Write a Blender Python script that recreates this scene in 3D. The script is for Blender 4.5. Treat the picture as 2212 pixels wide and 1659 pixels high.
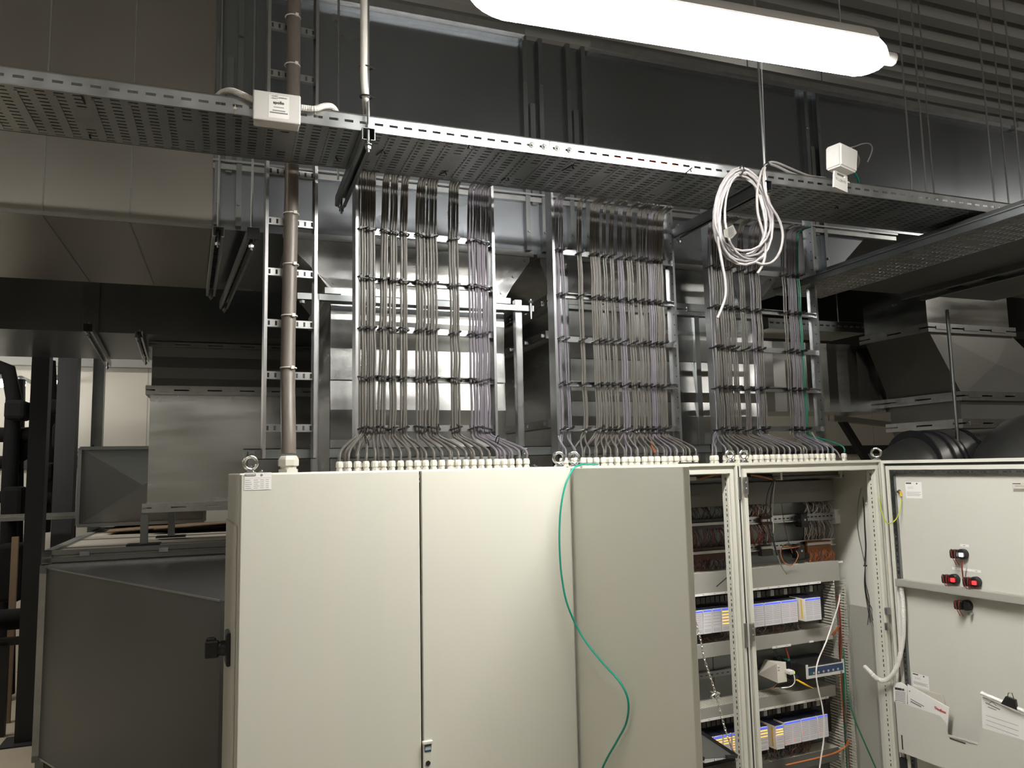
import bpy, bmesh, math, random
from mathutils import Vector, Matrix
random.seed(7)
for o in list(bpy.data.objects): bpy.data.objects.remove(o)
scn = bpy.context.scene
COL = scn.collection
R = math.radians
# ------------------------------------------------------------------ camera
W0, H0, F = 2212.0, 1659.0, 1662.0
CZ = 2.10
YAW, PITCH, ROLL = R(24.2), R(6.2), R(1.23)
fwd = Vector((math.sin(YAW)*math.cos(PITCH), math.cos(YAW)*math.cos(PITCH), math.sin(PITCH)))
r0 = Vector((math.cos(YAW), -math.sin(YAW), 0)); u0 = r0.cross(fwd)
RT = r0*math.cos(ROLL) - u0*math.sin(ROLL)
UP = r0*math.sin(ROLL) + u0*math.cos(ROLL)
CAM = Vector((0, 0, CZ))
cd = bpy.data.cameras.new('camera'); cam = bpy.data.objects.new('camera', cd); COL.objects.link(cam)
cd.sensor_fit = 'HORIZONTAL'; cd.sensor_width = 36.0; cd.lens = 36.0*F/W0; cd.clip_start = 0.05; cd.clip_end = 100
m = Matrix.Identity(4)
for i in range(3):
    m[i][0] = RT[i]; m[i][1] = UP[i]; m[i][2] = -fwd[i]; m[i][3] = CAM[i]
cam.matrix_world = m
scn.camera = cam
# ------------------------------------------------------------------ world and exposure
w = bpy.data.worlds.new('world'); scn.world = w; w.use_nodes = True
w.node_tree.nodes['Background'].inputs[0].default_value = (0.5, 0.55, 0.6, 1)
w.node_tree.nodes['Background'].inputs[1].default_value = 0.02
scn.view_settings.view_transform = 'Standard'; scn.view_settings.look = 'None'
scn.view_settings.gamma = 1; scn.view_settings.use_curve_mapping = False
scn.view_settings.exposure = 0.12
LAMP_MAIN = 190.0      # emission of the luminaire above the tray
LAMP_ROOM = 17.0      # emission of the luminaires in the rest of the plant room
LAMP_FAR = 60.0
LAMP_FILL = 48.0  # added unseen luminaires that brighten the aisles and back area
LAMP_FILL_DIM = 8.0      # added fill luminaires near the front wall
# ------------------------------------------------------------------ picking points on real planes
def ray(px, py):
    return (fwd*F + RT*(px-W0/2) - UP*(py-H0/2)).normalized()
def hit(px, py, p, n):
    d = ray(px, py); n = Vector(n)
    return CAM + d*((Vector(p)-CAM).dot(n)/d.dot(n))
def atY(px, py, Y): return hit(px, py, (0, Y, 0), (0, 1, 0))
def atX(px, py, X): return hit(px, py, (X, 0, 0), (1, 0, 0))
def atZ(px, py, Z): return hit(px, py, (0, 0, Z), (0, 0, 1))
BA = R(-3.9)                                   # the building's own direction against the cabinets
BX = Vector((math.cos(BA), math.sin(BA), 0)); BY = Vector((-math.sin(BA), math.cos(BA), 0))
def Bw(x, y, z): return BX*x + BY*y + Vector((0, 0, z))
def atB(px, py, Y):                            # on the building plane y = Y, in building coordinates
    p = hit(px, py, BY*Y, BY); return Vector((p.dot(BX), p.dot(BY), p.z))
def atBx(px, py, X):
    p = hit(px, py, BX*X, BX); return Vector((p.dot(BX), p.dot(BY), p.z))
def atBz(px, py, z):
    p = atZ(px, py, z); return Vector((p.dot(BX), p.dot(BY), p.z))
# ------------------------------------------------------------------ materials
def mat(name, col, rough=0.5, metal=0.0, var=0.0, vscale=6.0, bump=0.0, bscale=80.0, emit=None, estr=0.0, rvar=0.0, stretch=None, spec=0.5, coat=0.0):
    M = bpy.data.materials.new(name); M.use_nodes = True
    nt = M.node_tree; b = nt.nodes['Principled BSDF']
    b.inputs['Base Color'].default_value = (*col, 1); b.inputs['Roughness'].default_value = rough
    b.inputs['Metallic'].default_value = metal
    b.inputs['Specular IOR Level'].default_value = spec
    b.inputs['Coat Weight'].default_value = coat
    if var or bump or rvar:
        tc = nt.nodes.new('ShaderNodeTexCoord'); mp = nt.nodes.new('ShaderNodeMapping')
        nt.links.new(tc.outputs['Object'], mp.inputs[0])
        if stretch: mp.inputs['Scale'].default_value = stretch
    if var or rvar:
        n = nt.nodes.new('ShaderNodeTexNoise'); n.inputs['Scale'].default_value = vscale; n.inputs['Detail'].default_value = 5
        nt.links.new(mp.outputs[0], n.inputs['Vector'])
        if var:
            mx = nt.nodes.new('ShaderNodeMapRange'); mx.inputs[1].default_value = 0.3; mx.inputs[2].default_value = 0.7
            mx.inputs[3].default_value = 1-var; mx.inputs[4].default_value = 1+var
            nt.links.new(n.outputs['Fac'], mx.inputs[0])
            v = nt.nodes.new('ShaderNodeVectorMath'); v.operation = 'SCALE'; v.inputs[0].default_value = col
            nt.links.new(mx.outputs[0], v.inputs['Scale']); nt.links.new(v.outputs[0], b.inputs['Base Color'])
        if rvar:
            mr = nt.nodes.new('ShaderNodeMapRange'); mr.inputs[1].default_value = 0.3; mr.inputs[2].default_value = 0.7
            mr.inputs[3].default_value = max(0.02, rough-rvar); mr.inputs[4].default_value = rough+rvar
            nt.links.new(n.outputs['Fac'], mr.inputs[0]); nt.links.new(mr.outputs[0], b.inputs['Roughness'])
    if bump:
        n2 = nt.nodes.new('ShaderNodeTexNoise'); n2.inputs['Scale'].default_value = bscale; n2.inputs['Detail'].default_value = 3
        nt.links.new(mp.outputs[0], n2.inputs['Vector'])
        bp = nt.nodes.new('ShaderNodeBump'); bp.inputs['Strength'].default_value = bump; bp.inputs['Distance'].default_value = 0.002
        nt.links.new(n2.outputs['Fac'], bp.inputs['Height']); nt.links.new(bp.outputs[0], b.inputs['Normal'])
    if emit:
        b.inputs['Emission Color'].default_value = (*emit, 1); b.inputs['Emission Strength'].default_value = estr
    return M
def brick_mat(name, c1, c2, width, height, rough=0.6, mortar=0.01, axes=(1, 1, 1)):
    M = bpy.data.materials.new(name); M.use_nodes = True; nt = M.node_tree; b = nt.nodes['Principled BSDF']
    tc = nt.nodes.new('ShaderNodeTexCoord'); br = nt.nodes.new('ShaderNodeTexBrick')
    br.inputs['Color1'].default_value = (*c1, 1); br.inputs['Color2'].default_value = (*c2, 1)
    br.inputs['Mortar'].default_value = (c1[0]*.6, c1[1]*.6, c1[2]*.6, 1); br.inputs['Scale'].default_value = 1
    br.inputs['Brick Width'].default_value = width; br.inputs['Row Height'].default_value = height; br.inputs['Mortar Size'].default_value = mortar
    br.offset = 0
    sep = nt.nodes.new('ShaderNodeSeparateXYZ'); cmb = nt.nodes.new('ShaderNodeCombineXYZ')
    nt.links.new(tc.outputs['Object'], sep.inputs[0])
    nt.links.new(sep.outputs[axes[0]], cmb.inputs[0]); nt.links.new(sep.outputs[axes[1]], cmb.inputs[1])
    nt.links.new(cmb.outputs[0], br.inputs['Vector']); nt.links.new(br.outputs['Color'], b.inputs['Base Color'])
    b.inputs['Roughness'].default_value = rough
    return M
M = {}
M['paint'] = mat('cabinet_paint', (0.62, 0.61, 0.54), 0.42, bump=0.05, bscale=600, var=0.015, vscale=1.5)
M['paintin'] = mat('cabinet_inside_paint', (0.58, 0.57, 0.52), 0.4, bump=0.05, bscale=600)
M['galv'] = mat('galvanised_sheet', (0.27, 0.285, 0.29), 0.33, 1.0, var=0.10, vscale=3.0, rvar=0.05)
M['duct'] = mat('duct_sheet', (0.22, 0.23, 0.23), 0.36, 1.0, var=0.08, vscale=1.6, rvar=0.05)
M['ductb'] = mat('duct_sheet_bright', (0.58, 0.59, 0.59), 0.22, 1.0, var=0.12, vscale=2.0, rvar=0.08, stretch=(0.6, 1, 4))
M['ductm'] = mat('duct_sheet_matt', (0.30, 0.32, 0.35), 0.26, 1.0, var=0.06, vscale=1.2, rvar=0.03)
M['ductg'] = mat('duct_sheet_grey', (0.25, 0.25, 0.24), 0.45, 0.6, var=0.08, vscale=1.5, rvar=0.05)
M['ductl'] = mat('duct_sheet_brownish', (0.36, 0.345, 0.315), 0.34, 1.0, var=0.10, vscale=0.9, rvar=0.05)
M['ductd'] = mat('duct_sheet_dull', (0.13, 0.135, 0.135), 0.38, 0.35, var=0.10, vscale=1.2, rvar=0.06)
M['tray'] = mat('tray_zinc', (0.50, 0.52, 0.53), 0.36, 1.0, var=0.07, vscale=14, rvar=0.07)
M['zinc'] = mat('bright_zinc', (0.50, 0.51, 0.52), 0.30, 1.0, var=0.08, vscale=20)
M['chrome'] = mat('polished_zinc', (0.86, 0.86, 0.86), 0.14, 1.0)
M['cable'] = mat('grey_cable_sheath', (0.098, 0.090, 0.080), 0.42)
M['lilac'] = mat('lilac_grey_cable_sheath', (0.135, 0.122, 0.142), 0.42)
M['white_c'] = mat('white_cable_sheath', (0.20, 0.187, 0.187), 0.45)
M['red_c'] = mat('red_wire', (0.26, 0.035, 0.02), 0.5)
M['orange_c'] = mat('orange_wire', (0.42, 0.13, 0.035), 0.5)
M['brown_c'] = mat('brown_wire', (0.16, 0.06, 0.04), 0.5)
M['green_c'] = mat('green_cable', (0.0, 0.30, 0.21), 0.4)
M['dgreen_c'] = mat('dark_green_cable', (0.01, 0.13, 0.08), 0.4)
M['yellow_c'] = mat('yellow_plug', (0.75, 0.45, 0.03), 0.45)
M['yg_c'] = mat('yellow_green_wire', (0.42, 0.48, 0.04), 0.45)
M['blackw'] = mat('black_wire', (0.012, 0.012, 0.012), 0.5)
M['pipe'] = mat('taupe_cable_sheath', (0.15, 0.127, 0.108), 0.4, var=0.06, vscale=10)
M['tie'] = mat('black_nylon', (0.012, 0.012, 0.014), 0.4)
M['tiew'] = mat('white_nylon', (0.7, 0.68, 0.64), 0.4)
M['gland'] = mat('pale_grey_polyamide', (0.60, 0.58, 0.51), 0.35)
M['black'] = mat('black_plastic', (0.015, 0.015, 0.016), 0.4)
M['gasket'] = mat('black_foam', (0.02, 0.019, 0.018), 0.9)
M['trunk'] = mat('grey_wiring_duct_pvc', (0.33, 0.32, 0.29), 0.45)
M['trunkd'] = mat('grey_cover_pvc', (0.095, 0.09, 0.08), 0.5)  # darkened to carry the shade at the top of the open cabinets
M['comb'] = mat('pale_wiring_duct_teeth', (0.50, 0.48, 0.42), 0.5)
M['white'] = mat('white_plastic', (0.62, 0.60, 0.58), 0.35)
M['paper'] = mat('white_paper', (0.80, 0.78, 0.76), 0.7)
M['paperg'] = mat('grey_paper', (0.55, 0.52, 0.46), 0.7)
M['ink'] = mat('black_ink', (0.03, 0.03, 0.03), 0.6)
M['inkg'] = mat('grey_ink', (0.22, 0.22, 0.23), 0.6)
M['inkr'] = mat('red_ink', (0.55, 0.05, 0.04), 0.6)
M['lidd'] = mat('dark_module_top', (0.012, 0.013, 0.028), 0.4)
M['lineg'] = mat('light_grey_ink', (0.36, 0.36, 0.38), 0.6)
M['blue'] = mat('navy_plate', (0.02, 0.05, 0.12), 0.4)
M['lcd'] = mat('grey_green_lcd', (0.33, 0.42, 0.42), 0.3)
M['plcw'] = mat('plc_module_front', (0.74, 0.72, 0.76), 0.4)
M['plcs'] = mat('plc_module_side', (0.72, 0.68, 0.60), 0.4)
M['ledb'] = mat('blue_status_bar', (0.05, 0.08, 0.5), 0.4, emit=(0.10, 0.16, 1.0), estr=0.8)
M['ledo'] = mat('orange_led', (0.7, 0.3, 0.05), 0.4, emit=(1.0, 0.42, 0.05), estr=2.2)
M['ledr'] = mat('red_led', (0.8, 0.02, 0.02), 0.4, emit=(1.0, 0.02, 0.02), estr=3.0)
M['ledg'] = mat('green_led', (0.1, 0.6, 0.05), 0.4, emit=(0.2, 1.0, 0.1), estr=2.0)
M['ledw'] = mat('white_led', (0.9, 0.9, 0.9), 0.4, emit=(1, 1, 1), estr=2.0)
M['lampmain'] = mat('lit_diffuser', (0.9, 0.9, 0.9), 0.4, emit=(1.0, 0.985, 0.93), estr=LAMP_MAIN)
M['lamproom'] = mat('lit_room_diffuser', (0.9, 0.9, 0.9), 0.4, emit=(1.0, 0.95, 0.87), estr=LAMP_ROOM)
M['lampfill'] = mat('added_fill_diffuser', (0.9, 0.9, 0.9), 0.4, emit=(1.0, 0.94, 0.84), estr=LAMP_FILL)  # diffuser of the added aisle and back area luminaires
M['lampfilldim'] = mat('added_dim_fill_diffuser', (0.9, 0.9, 0.9), 0.4, emit=(1.0, 0.95, 0.87), estr=LAMP_FILL_DIM)  # diffuser of the added luminaires near the front wall
M['lampfar'] = mat('lit_far_diffuser', (0.9, 0.9, 0.9), 0.4, emit=(1.0, 0.97, 0.9), estr=LAMP_FAR)
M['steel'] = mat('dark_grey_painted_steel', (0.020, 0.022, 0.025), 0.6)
M['insul'] = mat('black_pipe_insulation', (0.006, 0.006, 0.007), 0.9, spec=0.2)
M['floor'] = mat('concrete_floor', (0.42, 0.37, 0.29), 0.6, var=0.12, vscale=1.3)
M['wall'] = brick_mat('sandwich_panel_wall', (0.50, 0.48, 0.425), (0.48, 0.465, 0.415), 1.1, 12.0, 0.5, 0.006, (0, 2))
M['wallside'] = brick_mat('sandwich_panel_side_wall', (0.58, 0.55, 0.49), (0.56, 0.54, 0.48), 1.1, 12.0, 0.5, 0.006, (1, 2))
M['ceil'] = mat('ceiling_deck', (0.52, 0.52, 0.50), 0.45, 0.35)
M['ahu'] = mat('unit_casing_paint', (0.50, 0.47, 0.41), 0.45, var=0.04, vscale=3)
M['frame'] = mat('unit_frame_aluminium', (0.30, 0.30, 0.29), 0.45, 0.5)
M['card'] = mat('brown_cardboard', (0.20, 0.14, 0.09), 0.8)
M['term'] = mat('dark_terminal_blocks', (0.045, 0.04, 0.035), 0.5)
M['termr'] = mat('red_brown_terminal_blocks', (0.07, 0.022, 0.015), 0.5)
M['termo'] = mat('orange_terminal_blocks', (0.20, 0.07, 0.02), 0.5)
M['marker'] = mat('terminal_marker_strip', (0.50, 0.49, 0.46), 0.5)
M['plate'] = mat('zinc_mounting_plate', (0.20, 0.21, 0.205), 0.36, 0.85, var=0.1, vscale=5)
M['spiral'] = mat('dark_round_duct_sheet', (0.24, 0.24, 0.24), 0.40, 0.8, var=0.15, vscale=5)
# the light source strip faces down: the diffuser glows most underneath and fades towards its sides
nt = M['lampmain'].node_tree; ge = nt.nodes.new('ShaderNodeNewGeometry'); sp = nt.nodes.new('ShaderNodeSeparateXYZ')
nt.links.new(ge.outputs['Normal'], sp.inputs[0]); prev = sp.outputs['Z']
for op, v in (('MULTIPLY', -1.0), ('MAXIMUM', 0.05), ('POWER', 1.5), ('MULTIPLY', LAMP_MAIN)):
    mn = nt.nodes.new('ShaderNodeMath'); mn.operation = op; nt.links.new(prev, mn.inputs[0]); mn.inputs[1].default_value = v; prev = mn.outputs[0]
nt.links.new(prev, nt.nodes['Principled BSDF'].inputs['Emission Strength'])
# ------------------------------------------------------------------ mesh builder
class MB:
    def __init__(s): s.v = []; s.f = []; s.mi = []; s.mats = []; s.cur = 0
    def use(s, m):
        if m not in s.mats: s.mats.append(m)
        s.cur = s.mats.index(m); return s
    def add(s, vs, fs):
        b = len(s.v); s.v += [Vector(v) for v in vs]
        for f in fs: s.f.append([b+i for i in f]); s.mi.append(s.cur)
        return s
    def box(s, x0, x1, y0, y1, z0, z1, fr=None):
        if x0 > x1: x0, x1 = x1, x0
        if y0 > y1: y0, y1 = y1, y0
        if z0 > z1: z0, z1 = z1, z0
        c = [(x, y, z) for z in (z0, z1) for y in (y0, y1) for x in (x0, x1)]
        if fr: c = [fr(*p) for p in c]
        return s.add(c, [(0, 2, 3, 1), (4, 5, 7, 6), (0, 1, 5, 4), (2, 6, 7, 3), (0, 4, 6, 2), (1, 3, 7, 5)])
    def bbox(s, x0, x1, y0, y1, z0, z1, r=0.004, fr=None):
        # box with chamfered edges (octagonal section in each axis through a bevelled bmesh)
        bm = bmesh.new()
        bmesh.ops.create_cube(bm, size=1)
        for v in bm.verts:
            v.co = Vector(((x0+x1)/2+v.co.x*abs(x1-x0), (y0+y1)/2+v.co.y*abs(y1-y0), (z0+z1)/2+v.co.z*abs(z1-z0)))
        bmesh.ops.bevel(bm, geom=bm.edges[:], offset=r, segments=2, affect='EDGES', profile=0.5)
        bm.verts.index_update()
        vs = [fr(*v.co) if fr else v.co.copy() for v in bm.verts]
        fs = [[v.index for v in f.verts] for f in bm.faces]; bm.free()
        return s.add(vs, fs)
    def obox(s, c, ax, ay, az, hx, hy, hz):
        c = Vector(c); ax = Vector(ax).normalized()*hx; ay = Vector(ay).normalized()*hy; az = Vector(az).normalized()*hz
        vs = [c+ax*i+ay*j+az*k for k in (-1, 1) for j in (-1, 1) for i in (-1, 1)]
        return s.add(vs, [(0, 2, 3, 1), (4, 5, 7, 6), (0, 1, 5, 4), (2, 6, 7, 3), (0, 4, 6, 2), (1, 3, 7, 5)])
    def bar(s, p, q, w, h, up=(0, 0, 1)):
        p = Vector(p); q = Vector(q); d = (q-p); u = Vector(up)
        a = d.cross(u)
        if a.length < 1e-6: a = d.cross(Vector((1, 0, 0)))
        a.normalize(); b = a.cross(d).normalized()
        return s.obox((p+q)/2, d, a, b, d.length/2, w/2, h/2)
    def prism(s, poly, ext):
        # poly: list of Vectors, ext: Vector
        n = len(poly); ext = Vector(ext); vs = [Vector(p) for p in poly]+[Vector(p)+ext for p in poly]
        fs = [list(range(n))[::-1], list(range(n, 2*n))]
        for i in range(n): j = (i+1) % n; fs.append((i, j, n+j, n+i))
        return s.add(vs, fs)
    def tube(s, pts, r, seg=8, caps=True, closed=False):
        pts = [Vector(p) for p in pts]; n = len(pts)
        if n < 2: return s
        rr = r if isinstance(r, (list, tuple)) else [r]*n
        t0 = (pts[1]-pts[0]).normalized()
        ref = Vector((0, 0, 1)) if abs(t0.z) < 0.9 else Vector((1, 0, 0))
        a = t0.cross(ref).normalized(); vs = []
        for i, p in enumerate(pts):
            if closed: t = (pts[(i+1) % n]-pts[i-1]).normalized()
            else: t = (pts[min(i+1, n-1)]-pts[max(i-1, 0)]).normalized()
            a = (a - t*a.dot(t)); 
            if a.length < 1e-6: a = t.orthogonal()
            a.normalize(); b = t.cross(a)
            for k in range(seg):
                th = 2*math.pi*k/seg
                vs.append(p + a*math.cos(th)*rr[i] + b*math.sin(th)*rr[i])
        fs = []
        for i in range(n-1 if not closed else n):
            j = (i+1) % n
            for k in range(seg):
                l = (k+1) % seg
                fs.append((i*seg+k, i*seg+l, j*seg+l, j*seg+k))
        if caps and not closed:
            fs.append(list(range(seg))[::-1]); fs.append([(n-1)*seg+k for k in range(seg)])
        return s.add(vs, fs)
    def cyl(s, p, q, r, seg=12, r2=None): return s.tube([p, q], [r, r if r2 is None else r2], seg)
    def lathe(s, c, prof, seg=16, axis=(0, 0, 1)):
        # prof: list of (radius, height)
        c = Vector(c); ax = Vector(axis).normalized(); a = ax.orthogonal().normalized(); b = ax.cross(a); vs = []
        for (r, h) in prof:
            for k in range(seg):
                th = 2*math.pi*(k+.5)/seg; vs.append(c + ax*h + a*math.cos(th)*r + b*math.sin(th)*r)
        fs = []; n = len(prof)
        for i in range(n-1):
            for k in range(seg):
                l = (k+1) % seg; fs.append((i*seg+k, i*seg+l, (i+1)*seg+l, (i+1)*seg+k))
        fs.append(list(range(seg))[::-1]); fs.append([(n-1)*seg+k for k in range(seg)])
        return s.add(vs, fs)
    def build(s, name, m=None, parent=None, smooth=False, at=None, bevel=0):
        me = bpy.data.meshes.new(name)
        root = parent
        while root is not None and root.parent is not None: root = root.parent
        if root is not None: org = Vector(root.location)
        elif at is not None: org = Vector(at)
        else:
            xs = [v.x for v in s.v]; ys = [v.y for v in s.v]; zs = [v.z for v in s.v]
            org = Vector(((min(xs)+max(xs))/2, (min(ys)+max(ys))/2, min(zs)))
        me.from_pydata([v-org for v in s.v], [], s.f)
        mats = s.mats if s.mats else [m]
        for k in mats: me.materials.append(M[k] if isinstance(k, str) else k)
        for i, p in enumerate(me.polygons):
            p.material_index = s.mi[i] if s.mats else 0
        me.validate(); me.update()
        bm = bmesh.new(); bm.from_mesh(me); bmesh.ops.recalc_face_normals(bm, faces=bm.faces); bm.to_mesh(me); bm.free()
        if smooth:
            me.polygons.foreach_set('use_smooth', [True]*len(me.polygons))
            me.set_sharp_from_angle(angle=R(40))
        o = bpy.data.objects.new(name, me); COL.objects.link(o)
        if parent is not None: o.parent = parent
        else: o.location = org
        if bevel:
            bv = o.modifiers.new('bevel', 'BEVEL'); bv.width = bevel; bv.segments = 2; bv.limit_method = 'ANGLE'
        return o
def tag(o, label=None, cat=None, group=None, kind=None):
    if label:
        o['label'] = label
    if cat: o['category'] = cat
    if group: o['group'] = group
    if kind: o['kind'] = kind
    return o
def thing(name, label, cat, loc=(0, 0, 0), group=None):
    o = bpy.data.objects.new(name, None); COL.objects.link(o); o.location = Vector(loc); o.empty_display_size = 0.05
    return tag(o, label, cat, group)
def dup(root, loc, label=None, rz=None, group=None):
    r = root.copy(); COL.objects.link(r); r.location = Vector(loc)
    if rz is not None: r.rotation_euler = (0, 0, rz)
    if label: r['label'] = label
    if group: r['group'] = group
    for ch in list(root.children):
        c = ch.copy(); COL.objects.link(c); c.parent = r
        for g in list(ch.children):
            d = g.copy(); COL.objects.link(d); d.parent = c
    return r
def smooth_path(pts, n=6):
    pts = [Vector(p) for p in pts]; out = []
    P = [pts[0]]+pts+[pts[-1]]
    for i in range(1, len(P)-2):
        a, b, c, d = P[i-1], P[i], P[i+1], P[i+2]
        for k in range(n):
            t = k/n
            out.append(0.5*((2*b)+(c-a)*t+(2*a-5*b+4*c-d)*t*t+(3*b-a-3*c+d)*t*t*t))
    out.append(pts[-1]); return out
def text_mesh(body, size, origin, xdir, ydir, m, name, parent=None, depth=0.0006, bold=False, align='LEFT'):
    cu = bpy.data.curves.new('t', 'FONT'); cu.body = body; cu.size = size; cu.extrude = depth; cu.align_x = align
    cu.resolution_u = 3
    if bold: cu.offset = size*0.02
    t = bpy.data.objects.new('t', cu); COL.objects.link(t)
    bpy.context.view_layer.update()
    dg = bpy.context.evaluated_depsgraph_get(); me = bpy.data.meshes.new_from_object(t.evaluated_get(dg))
    xd = Vector(xdir).normalized(); yd = Vector(ydir).normalized(); zd = xd.cross(yd); b = MB()
    vs = [Vector(origin)+xd*v.co.x+yd*v.co.y+zd*(v.co.z) for v in me.vertices]
    fs = [list(p.vertices) for p in me.polygons]
    bpy.data.objects.remove(t); bpy.data.curves.remove(cu); bpy.data.meshes.remove(me)
    b.add(vs, fs)
    return b.build(name, m, parent)
ORD = ['first', 'second', 'third', 'fourth', 'fifth', 'sixth', 'seventh', 'eighth', 'ninth', 'tenth', 'eleventh', 'twelfth', 'thirteenth',
       'fourteenth', 'fifteenth', 'sixteenth', 'seventeenth', 'eighteenth', 'nineteenth', 'twentieth', 'twenty-first', 'twenty-second',
       'twenty-third', 'twenty-fourth', 'twenty-fifth', 'twenty-sixth', 'twenty-seventh', 'twenty-eighth', 'twenty-ninth', 'thirtieth']
_T = {30: 'thirt', 40: 'fort', 50: 'fift', 60: 'sixt'}
for _n in range(31, 70):
    _t = _n//10*10; _u = _n % 10
    ORD.append(_T[_t]+'ieth' if _u == 0 else _T[_t]+'y-'+ORD[_u-1])
# ================================================================== room shell
def slab(name, x0, x1, y0, y1, z0, z1, m):
    b = MB(); b.box(x0, x1, y0, y1, z0, z1, Bw); return tag(b.build(name, m), kind='structure')
slab('floor', -7, 14, -6, 10.2, -0.1, 0.0, 'floor')
slab('wall_back', -7, 14, 10.0, 10.2, 0, 5.9, 'wall')
slab('wall_left', -7.2, -7.0, -6, 10.2, 0, 5.9, 'wallside')
slab('wall_right', 14.0, 14.2, -6, 10.2, 0, 5.9, 'wallside')
slab('wall_front', -7, 14, -6.2, -6.0, 0, 5.9, 'wall')
slab('trim_1', -7, 14, 9.96, 10.0, 2.20, 2.34, 'steel')
slab('trim_3', -7, 14, 9.92, 10.0, 3.50, 5.60, 'steel')
slab('trim_2', -7, 14, 9.90, 10.0, 3.36, 3.50, 'frame')
b = MB(); y = -6.0; prof = []
while y < 10.0:
    prof += [(y, 5.60), (y+.10, 5.60), (y+.125, 5.74), (y+.225, 5.74)]; y += .25
vs = []; fs = []
for (yy, zz) in prof: vs += [Bw(-7, yy, zz), Bw(14, yy, zz), Bw(-7, yy, 5.9), Bw(14, yy, 5.9)]
for i in range(len(prof)-1):
    a = 4*i; fs += [(a, a+1, a+5, a+4), (a+2, a+6, a+7, a+3), (a, a+4, a+6, a+2), (a+1, a+3, a+7, a+5)]
b.add(vs, fs); tag(b.build('ceiling', 'ceil'), kind='structure')
# ================================================================== luminaires
def luminaire(name, label, p, q, r, m, group=None, bracket=True):
    p = Vector(p); q = Vector(q); d = (q-p).normalized(); L = (q-p).length
    t = thing(name, label, 'light', (p+q)/2, group)
    up = Vector((0, 0, 1)); s = d.cross(up).normalized()
    b = MB(); n = 12; A = [R(12+156*k/n) for k in range(n+1)]; o1, o2 = r*1.12, r*1.04
    sec = [(math.cos(a)*o1, math.sin(a)*o1) for a in A]+[(math.cos(a)*o2, math.sin(a)*o2) for a in reversed(A)]
    P0 = p+d*r*1.3; P1 = q-d*r*1.3
    b.add([P0+s*u+up*v for u, v in sec]+[P1+s*u+up*v for u, v in sec], [(i, (i+1) % len(sec), len(sec)+(i+1) % len(sec), len(sec)+i) for i in range(len(sec))])
    for P in (P0, P1): b.add([P+s*u+up*v for u, v in sec[:n+1]], [tuple(range(n+1))])
    b.build('housing', 'white', t, smooth=True)
    b = MB(); n = 7
    pts = [p+d*(2.0*r*(1-math.cos(k*math.pi/2/n))) for k in range(n)] + [q-d*(2.0*r*(1-math.cos(k*math.pi/2/n))) for k in range(n-1, -1, -1)]
    rr = [r*max(.25, math.sin(k*math.pi/2/n)) for k in range(n)]; rr = rr+rr[::-1]
    b.tube(pts, rr, 16); b.build('diffuser', m, t, smooth=True)
    for e, sg in ((p, -1), (q, 1)):
        b = MB(); b.cyl(e-d*sg*r*.05, e+d*sg*r*.45, r*.3, 12); b.build('end_cap', 'white', t, smooth=True)
    if bracket:
        for k in (.12, .88):
            c = p+d*L*k; b = MB(); b.cyl(c+up*r, Vector((c.x, c.y, min(5.60, c.z+3 if c.z > 3.2 else 3.09))), .003, 6); b.build('suspension_wire', 'zinc', t)
    return t
ZL = 3.47
luminaire('tube_luminaire', 'glowing white tubular luminaire hanging above the long perforated cable tray', atZ(1010, -28, ZL), atZ(1912, 126, ZL), .074, 'lampmain')
for (x, L, y, z, lab) in [(-2.9, 1.5, -1.0, 3.90, 'leftmost lit luminaire of the row behind the viewer'), (-.40, 1.46, -1.0, 3.90, 'second lit luminaire of the row behind the viewer'),
                       (1.27, 2.0, -1.0, 3.90, 'third, longest lit luminaire of the row behind the viewer'), (5.5, 1.5, -1.0, 3.90, 'rightmost lit luminaire of the row behind the viewer'),
                       (-3.6, 1.4, 2.4, 4.3, 'added fill light above the left aisle, unseen beyond the frame'), (6.3, 1.4, 1.6, 4.3, 'added fill light above the right aisle, unseen beyond the frame'),  # both added out of view: left floor, right duct faces
                       (-3.5, 1.4, 7.3, 2.98, 'added fill light under the lower duct, unseen beyond the left edge'),  # added out of view to light the floor and posts
                       (-3.0, 1.5, -4.4, 4.3, 'left added fill light of the unseen row near the front wall'), (.5, 1.5, -4.4, 4.3, 'middle added fill light of the unseen row near the front wall'), (4.2, 1.5, -4.4, 4.3, 'right added fill light of the unseen row near the front wall'),  # unseen row added to raise fill and metal reflections
                       (-3.6, 1.5, 7.8, 4.4, 'added fill light above the pipes, hidden behind the lower left duct'), (-.4, 1.5, 7.8, 4.4, 'added fill light above the cream unit, hidden behind the lower duct'),  # both added behind the ducts to brighten unit roof and wall
                       (5.4, 1.5, 7.9, 4.4, 'added hidden fill light along the back aisle at the right')]:  # added for light in the back area, hidden by ducts
    luminaire('tube_luminaire', lab, Bw(x, y, z), Bw(x+L, y, z), .06, 'lampfilldim' if y < -3 else 'lamproom' if y < 0 else 'lampfill')
for (px, py, lab) in [(2, 826, 'leftmost small lit lamp behind the black pipes'), (43, 831, 'smaller lit lamp between the black pipes near the left edge'), (123, 829, 'bright small lit lamp between the two dark posts')]:
    p = atB(px, py, 9.3); c = Bw(*p)
    t = thing('wall_lamp', lab, 'light', c); b = MB()
    b.lathe(c, [(.02, -.05), (.05, -.03), (.055, 0), (.04, .03)], 12); b.build('bulb', 'lampfar', t, smooth=True)
    b = MB(); b.lathe(c+Vector((0, 0, .03)), [(.06, 0), (.05, .04), (.02, .06)], 12); b.bar(c+Vector((0, 0, .08)), c+Vector((0, 0, .08))+BY*.64, .03, .03); b.build('lamp_housing', 'frame', t)
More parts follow.
